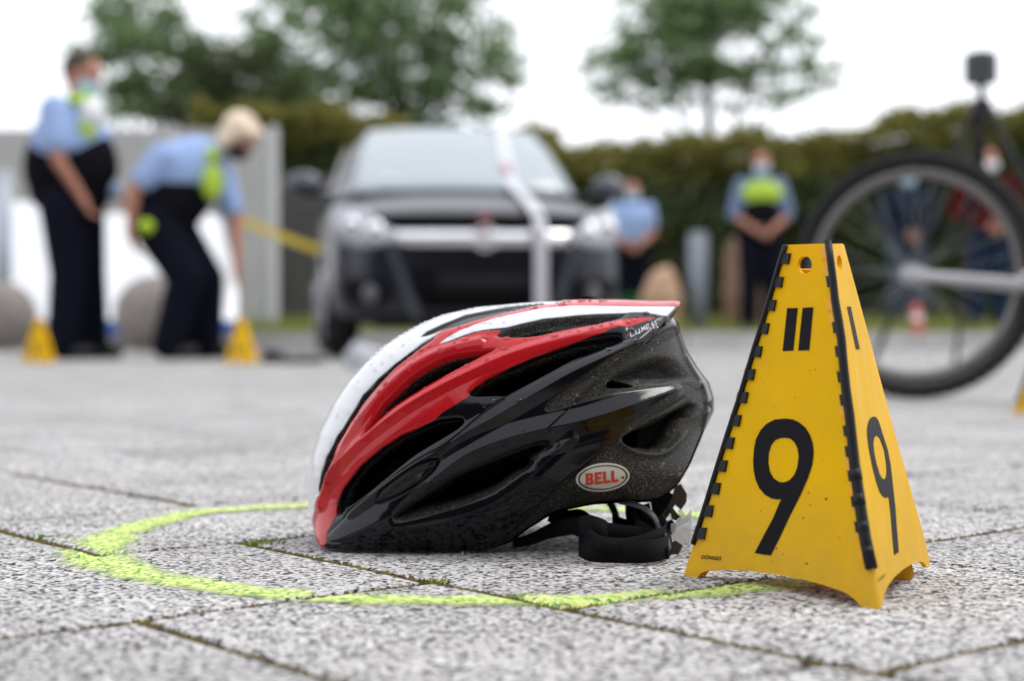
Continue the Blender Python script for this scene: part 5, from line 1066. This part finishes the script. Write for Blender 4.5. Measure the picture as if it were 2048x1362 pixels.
# ------------------------------------------------------------------ dark grey car
M_paint = mat('dark_metallic_paint', (.009, .012, .022), .4, metal=.1, spec=.2, coat=.6, coatr=.2); M_paint.node_tree.nodes['Principled BSDF'].inputs['Coat IOR'].default_value = 1.6; M_glass = mat('windscreen_glass', (.30, .35, .37), .12, spec=1., ior=1.8); M_trim = mat('black_trim', (.010, .010, .012), .6, spec=.2); M_chrome = mat('chrome', (.85, .85, .87), .12, metal=1.)
M_lampg = mat('headlamp_lens', (.36, .38, .41), .38, coat=.3, coatr=.2); M_fog = mat('fog_lens', (.12, .12, .13), .3); M_blackhole = mat('grille_black', (.005, .005, .006), .8, spec=.1); M_tyre2 = mat('car_tyre', (.015, .015, .016), .8); M_alloy = mat('alloy_wheel', (.45, .46, .48), .35, metal=.8)
car = empty('parked_car', (hx(967, 8.45), 8.45, 0), R(8.)); car.scale = (.965, 1, 1.02); tag(car, 'dark grey metallic hatchback facing the camera with its bonnet slightly open', 'car')
st = [(0.0, .52, .24, .60, .645), (.03, .66, .21, .63, .69), (.10, .77, .19, .67, .74), (.25, .835, .18, .76, .835), (.5, .865, .18, .82, .90), (.85, .875, .18, .87, .96), (1.15, .877, .18, .90, 1.0), (1.6, .878, .18, .92, 1.0), (2.4, .878, .18, .95, 1.0), (3.2, .875, .19, .97, 1.0), (3.8, .85, .21, .98, 1.01), (4.1, .80, .24, .96, .99), (4.24, .70, .30, .88, .92)]
V = []
for y, w, zb, zs, zt in st:
    for x, z in ((0, zb), (w * .9, zb), (w * .985, zb + .10), (w, .46), (w * .985, zs - .04), (w * .93, zs), (w * .72, zt - .035), (w * .38, zt - .005), (0, zt)): V.append((x, y, z))
n_ = 9; m_ = len(st); full = []; 
for i in range(m_):
    row = V[i * n_:(i + 1) * n_]; full.append([(-x, y, z) for x, y, z in row[::-1]] + row[1:-1])
K = len(full[0]); VV = [p for r_ in full for p in r_]; Fs = [(i * K + k, i * K + (k + 1) % K, (i + 1) * K + (k + 1) % K, (i + 1) * K + k) for i in range(m_ - 1) for k in range(K)]
Fs.append(tuple(range(K))[::-1]); Fs.append(tuple((m_ - 1) * K + k for k in range(K)))
body = mesh_obj('body', VV, Fs, M_paint, None, True); bm = bmesh.new(); bm.from_mesh(body.data); bmesh.ops.recalc_face_normals(bm, faces=bm.faces); bm.to_mesh(body.data); bm.free()
s_ = body.modifiers.new('s', 'SUBSURF'); s_.levels = 2; s_.render_levels = 2
cut = []
for sx in (-1, 1):
    for yw in (.82, 3.43):
        bm = bmesh.new(); add_cone(bm, (sx * .60, yw, .31), (sx * 1.0, yw, .31), .355, .355, 32); c = from_bm('cut', bm, M_blackhole); cut.append(c)
        b_ = body.modifiers.new('b', 'BOOLEAN'); b_.operation = 'DIFFERENCE'; b_.object = c; b_.solver = 'EXACT'
bme = eval_mesh(body); 
for c in cut: bpy.data.objects.remove(c)
bpy.data.objects.remove(body); body = link('body', bme, M_paint, car, True)
def cquad(name, pts, m, th=.012, nrm=(0, -1, 0), parent=None): return plate(name, [[Vector(p) for p in pts]], nrm, th, m, parent or car)
# cabin: roof, pillars, glass
cab = [(.98, .70, .95, .62, .975), (1.35, .80, .96, .66, 1.19), (1.75, .82, .97, .60, 1.43), (2.1, .83, .97, .59, 1.50), (2.7, .83, .98, .59, 1.52), (3.3, .82, .98, .575, 1.48), (3.75, .80, .99, .54, 1.38), (4.1, .74, 1.0, .60, 1.05)]
rows = []
for y, wb, zb, wt, zt in cab: rows.append([(-wb, y, zb), (-wb * .55 - wt * .45, y, (zb + zt) / 2 + .01), (-wt, y, zt - .035), (-wt * .6, y, zt - .005), (0, y, zt), (wt * .6, y, zt - .005), (wt, y, zt - .035), (wb * .55 + wt * .45, y, (zb + zt) / 2 + .01), (wb, y, zb)])
VV = [p for r_ in rows for p in r_]; Fs = [(i * 9 + k, i * 9 + k + 1, (i + 1) * 9 + k + 1, (i + 1) * 9 + k) for i in range(len(rows) - 1) for k in range(8)]
o = mesh_obj('roof', VV, Fs, M_paint, car, True); o.modifiers.new('s', 'SUBSURF').render_levels = 1
gl = []
for t in range(9):
    u = t / 8; y = .93 + u * .82; hw_ = .70 - .14 * u; zc = .975 + .465 * u + .03 * math.sin(u * math.pi)
    gl.append([(x * hw_, y - .02 + .07 * x * x, zc + .012 - .02 * x * x) for x in np.linspace(-1, 1, 13)])
VV = [p for r_ in gl for p in r_]; Fs = [(i * 13 + k, i * 13 + k + 1, (i + 1) * 13 + k + 1, (i + 1) * 13 + k) for i in range(8) for k in range(12)]
o = mesh_obj('windscreen', VV, Fs, M_glass, car, True); so_ = o.modifiers.new('t', 'SOLIDIFY'); so_.thickness = .006
for sx in (-1, 1):
    cquad('side_window', [(sx * .815, 1.55, 1.0), (sx * .84, 2.45, 1.0), (sx * .70, 2.4, 1.37), (sx * .69, 1.95, 1.33)], M_glass, .004, (sx, 0, .4)); cquad('side_window', [(sx * .84, 2.52, 1.0), (sx * .83, 3.4, 1.01), (sx * .68, 3.2, 1.33), (sx * .70, 2.48, 1.37)], M_glass, .004, (sx, 0, .4))
M_crease = mat('grey_edge_trim', (.045, .05, .06), .5)
# front: chrome bar, emblem, grilles, lamps
def arc_strip(name, y0, hw0, hw1, z0, z1, m, bow=.05, th=.02, dz=0.):
    V = []; n = 15
    for r_ in (0, 1):
        for zz, hw_ in ((z0, hw0), (z1, hw1)):
            for x in np.linspace(-1, 1, n): V.append((x * hw_, y0 + bow * x * x * hw_ ** 2 / .25 + (th if r_ else 0), zz + dz * x * x))
    Fs = []
    for k in range(n - 1): Fs += [(k, k + 1, n + k + 1, n + k), (2 * n + k, 3 * n + k, 3 * n + k + 1, 2 * n + k + 1), (k, 2 * n + k, 2 * n + k + 1, k + 1), (n + k, n + k + 1, 3 * n + k + 1, 3 * n + k)]
    Fs += [(0, n, 3 * n, 2 * n), (n - 1, 3 * n - 1, 4 * n - 1, 2 * n - 1)]
    bm = bmesh.new(); vs = [bm.verts.new(v) for v in V]; [bm.faces.new([vs[i] for i in f]) for f in Fs]; return from_bm(name, bm, m, car, True)
arc_strip('bonnet_gap', -.030, .54, .60, .675, .775, M_blackhole, .055, .12); arc_strip('grille_bar', -.055, .50, .54, .605, .685, M_chrome, .055, .03); arc_strip('grille_slats', -.028, .46, .50, .545, .60, M_trim, .055, .03)
arc_strip('bumper_grille', -.030, .33, .47, .27, .50, M_blackhole, .055, .03); arc_strip('plate_holder', -.045, .26, .26, .36, .46, M_trim, .055, .012); arc_strip('bumper_lip', -.03, .60, .62, .17, .215, M_trim, .055, .04)
for sx in (-1, 1):
    cquad('bumper_crease', [(sx * .50, -.03, .60), (sx * .545, -.025, .60), (sx * .40, -.045, .22), (sx * .35, -.05, .22)], M_crease, .02)
    cquad('fog_recess', [(sx * .52, .0, .29), (sx * .74, .075, .31), (sx * .76, .07, .43), (sx * .53, -.005, .42)], M_blackhole, .02, (sx * .3, -1, 0)); bm = bmesh.new(); add_sphere(bm, (sx * .63, .03, .355), .05, (1, .4, 1), 10); from_bm('fog_lamp', bm, M_fog, car, True)
    # wraparound lamp
    V = []; n = 9; fr = [(.50, -.02), (.56, -.01), (.63, .02), (.69, .06), (.745, .11), (.785, .17), (.815, .24), (.84, .33), (.855, .42)]; zl = [.64, .61, .60, .60, .61, .63, .66, .70, .74]; zh = [.70, .74, .775, .80, .82, .835, .845, .85, .85]
    bm = bmesh.new(); g_ = [[bm.verts.new((sx * (x - .03 * t * t), y + .09 * t * t - .012, zl[i] + (zh[i] - zl[i]) * t)) for t in np.linspace(0, 1, 6)] for i, (x, y) in enumerate(fr)]
    for i in range(n - 1):
        for k in range(5): bm.faces.new((g_[i][k], g_[i + 1][k], g_[i + 1][k + 1], g_[i][k + 1]))
    hl = from_bm('headlight', bm, M_lampg, car, True); hl.modifiers.new('t', 'SOLIDIFY').thickness = .02
    for (x, y, z, r_) in ((.60, .0, .68, .058), (.73, .09, .715, .05)): bm = bmesh.new(); add_sphere(bm, (sx * x, y, z), r_, (1, .45, 1), 10); from_bm('reflector', bm, M_chrome, hl, True)
    # mirrors and wheels
    bm = bmesh.new(); add_sphere(bm, (sx * .985, 1.28, 1.03), .1, (1.15, .6, .85), 12); add_box(bm, (sx * .88, 1.30, .99), (.12, .05, .04)); from_bm('door_mirror', bm, mat('mirror_cap', (.05, .055, .07), .2, metal=.5, coat=1.), car, True)
    for yw in (.82, 3.43):
        w_ = empty('wheel', (sx * .765, yw, .31)); w_.parent = car; w_.rotation_euler = (0, 0, 0)
        bm = bmesh.new(); add_cone(bm, (-.10, 0, 0), (.10, 0, 0), .305, .305, 40); bmesh.ops.bevel(bm, geom=[e for e in bm.edges if abs(e.verts[0].co.x - e.verts[1].co.x) < 1e-5], offset=.03, segments=3, affect='EDGES'); from_bm('tyre', bm, M_tyre2, w_, True)
        bm = bmesh.new(); add_cone(bm, (sx * .09, 0, 0), (sx * .108, 0, 0), .205, .195, 32); 
        for k in range(5): a = k * 2 * math.pi / 5; add_box(bm, (sx * .115, math.cos(a) * .11, math.sin(a) * .11), (.02, .19, .045), Matrix.Rotation(a, 3, 'X'))
        from_bm('rim', bm, M_alloy, w_)
# emblem: a ring crossed by a lightning bolt
bm = bmesh.new(); ring_ = []
for i in range(28):
    a = 2 * math.pi * i / 28
    for j in range(6): b = 2 * math.pi * j / 6; rr_ = .062 + .007 * math.cos(b); ring_.append(bm.verts.new((rr_ * math.cos(a), -.085 + .007 * math.sin(b), .645 + rr_ * math.sin(a))))
for i in range(28):
    for j in range(6): bm.faces.new((ring_[i * 6 + j], ring_[i * 6 + (j + 1) % 6], ring_[((i + 1) % 28) * 6 + (j + 1) % 6], ring_[((i + 1) % 28) * 6 + j]))
em = from_bm('emblem', bm, M_chrome, car, True)
plate('emblem_bolt', [[Vector((x, -.086, z)) for x, z in ((-.085, .640), (-.01, .655), (-.02, .640), (.085, .652), (.01, .634), (.02, .650))]], (0, -1, 0), .008, M_chrome, em)
# pale paper notice inside the windscreen, barrier tape over the car
M_tape = mat('white_tape', (.80, .80, .84), .5, alpha=.75); M_tapr = mat('red_print', (.40, .05, .04), .6); M_tapy = mat('yellow_tape', (.62, .45, .02), .5)
def tape_strip(name, pts, w, m, parent):
    V = []; Fs = []
    for i, p in enumerate(pts):
        p = Vector(p); t = (Vector(pts[min(i + 1, len(pts) - 1)]) - Vector(pts[max(i - 1, 0)])).normalized(); s = Vector(w); V += [p - s / 2, p + s / 2]
    for i in range(len(pts) - 1): Fs.append((2 * i, 2 * i + 1, 2 * i + 3, 2 * i + 2))
    o = mesh_obj(name, V, Fs, m, parent); o.modifiers.new('t', 'SOLIDIFY').thickness = .002; return o
bt = empty('barrier_tape', car.location, R(8.)); bt.scale = car.scale; tag(bt, 'white and red barrier tape lying over the windscreen and bonnet of the car', 'barrier tape')
tape_strip('tape', [(.33, 1.75, 1.475), (.32, 1.55, 1.37), (.31, 1.3, 1.225), (.30, 1.08, 1.085), (.30, .95, 1.02), (.30, .7, .965), (.305, .45, .91), (.31, .2, .84), (.31, .02, .775), (.31, -.09, .70), (.31, -.10, .5), (.31, -.10, .28), (.31, -.11, .12)], (.07, 0, 0), M_tape, bt)
for k in range(9): z = .70 - k * .065; tape_strip('red_print', [(.31, -.103 - .0008 * k, z), (.31, -.105 - .0008 * k, z - .018)], (.06, 0, 0), mat('faded_print', (.5, .45, .5), .5), bt)
tape_strip('red_print', [(.285, 1.16, 1.15), (.285, 1.1, 1.11)], (.05, 0, 0), M_tapr, bt)
bm = bmesh.new(); add_box(bm, (.0, -.07, .755), (.06, .03, .035), bev=.006); q = from_bm('catch', bm, M_tapr, car)
plate('paper_notice', [[Vector(p) for p in ((-.50, 1.03, 1.045), (-.18, 1.01, 1.045), (-.18, 1.16, 1.125), (-.48, 1.18, 1.125))]], (0, -1, .8), .002, mat('white_paper', (.5, .56, .56), .7), car)
# yellow barrier tape from the officer's side to the car
yt = empty('yellow_tape', P(540, 470, 10.5)); tag(yt, 'yellow barrier tape stretched between the bending officer and the car', 'barrier tape')
pts = [P(x, y, Y) - Vector(yt.location) for x, y, Y in ((452, 428, 11), (500, 446, 10.9), (550, 468, 10.7), (600, 486, 10.5), (640, 500, 10.4))]
tape_strip('tape', pts, (0, 0, .055), M_tapy, yt)
# debris of the crash
M_sil = mat('broken_silver_plastic', (.45, .47, .50), .35)
def debris(name, px, py, sc, m, label, seed):
    rs = random.Random(seed); bm = bmesh.new(); bmesh.ops.create_icosphere(bm, subdivisions=2, radius=1)
    for v in bm.verts: v.co = Vector((v.co.x * sc[0], v.co.y * sc[1], max(0, v.co.z * sc[2] + sc[2] * .5))) * rs.uniform(.75, 1.2)
    o = from_bm(name, bm, m); o.location = G(px, py); tag(o, label, 'debris', 'broken parts lying round the car'); return o
debris('broken_mirror_shell', 728, 738, (.085, .06, .075), M_sil, 'pale silver broken mirror shell on the paving in front of the car wheel', 3)
debris('broken_trim', 545, 726, (.07, .05, .04), M_trim, 'black broken trim piece lying right of the small marker', 5); debris('broken_trim', 600, 727, (.12, .05, .02), M_trim, 'flat black trim strip lying nearest the front tyre', 8)
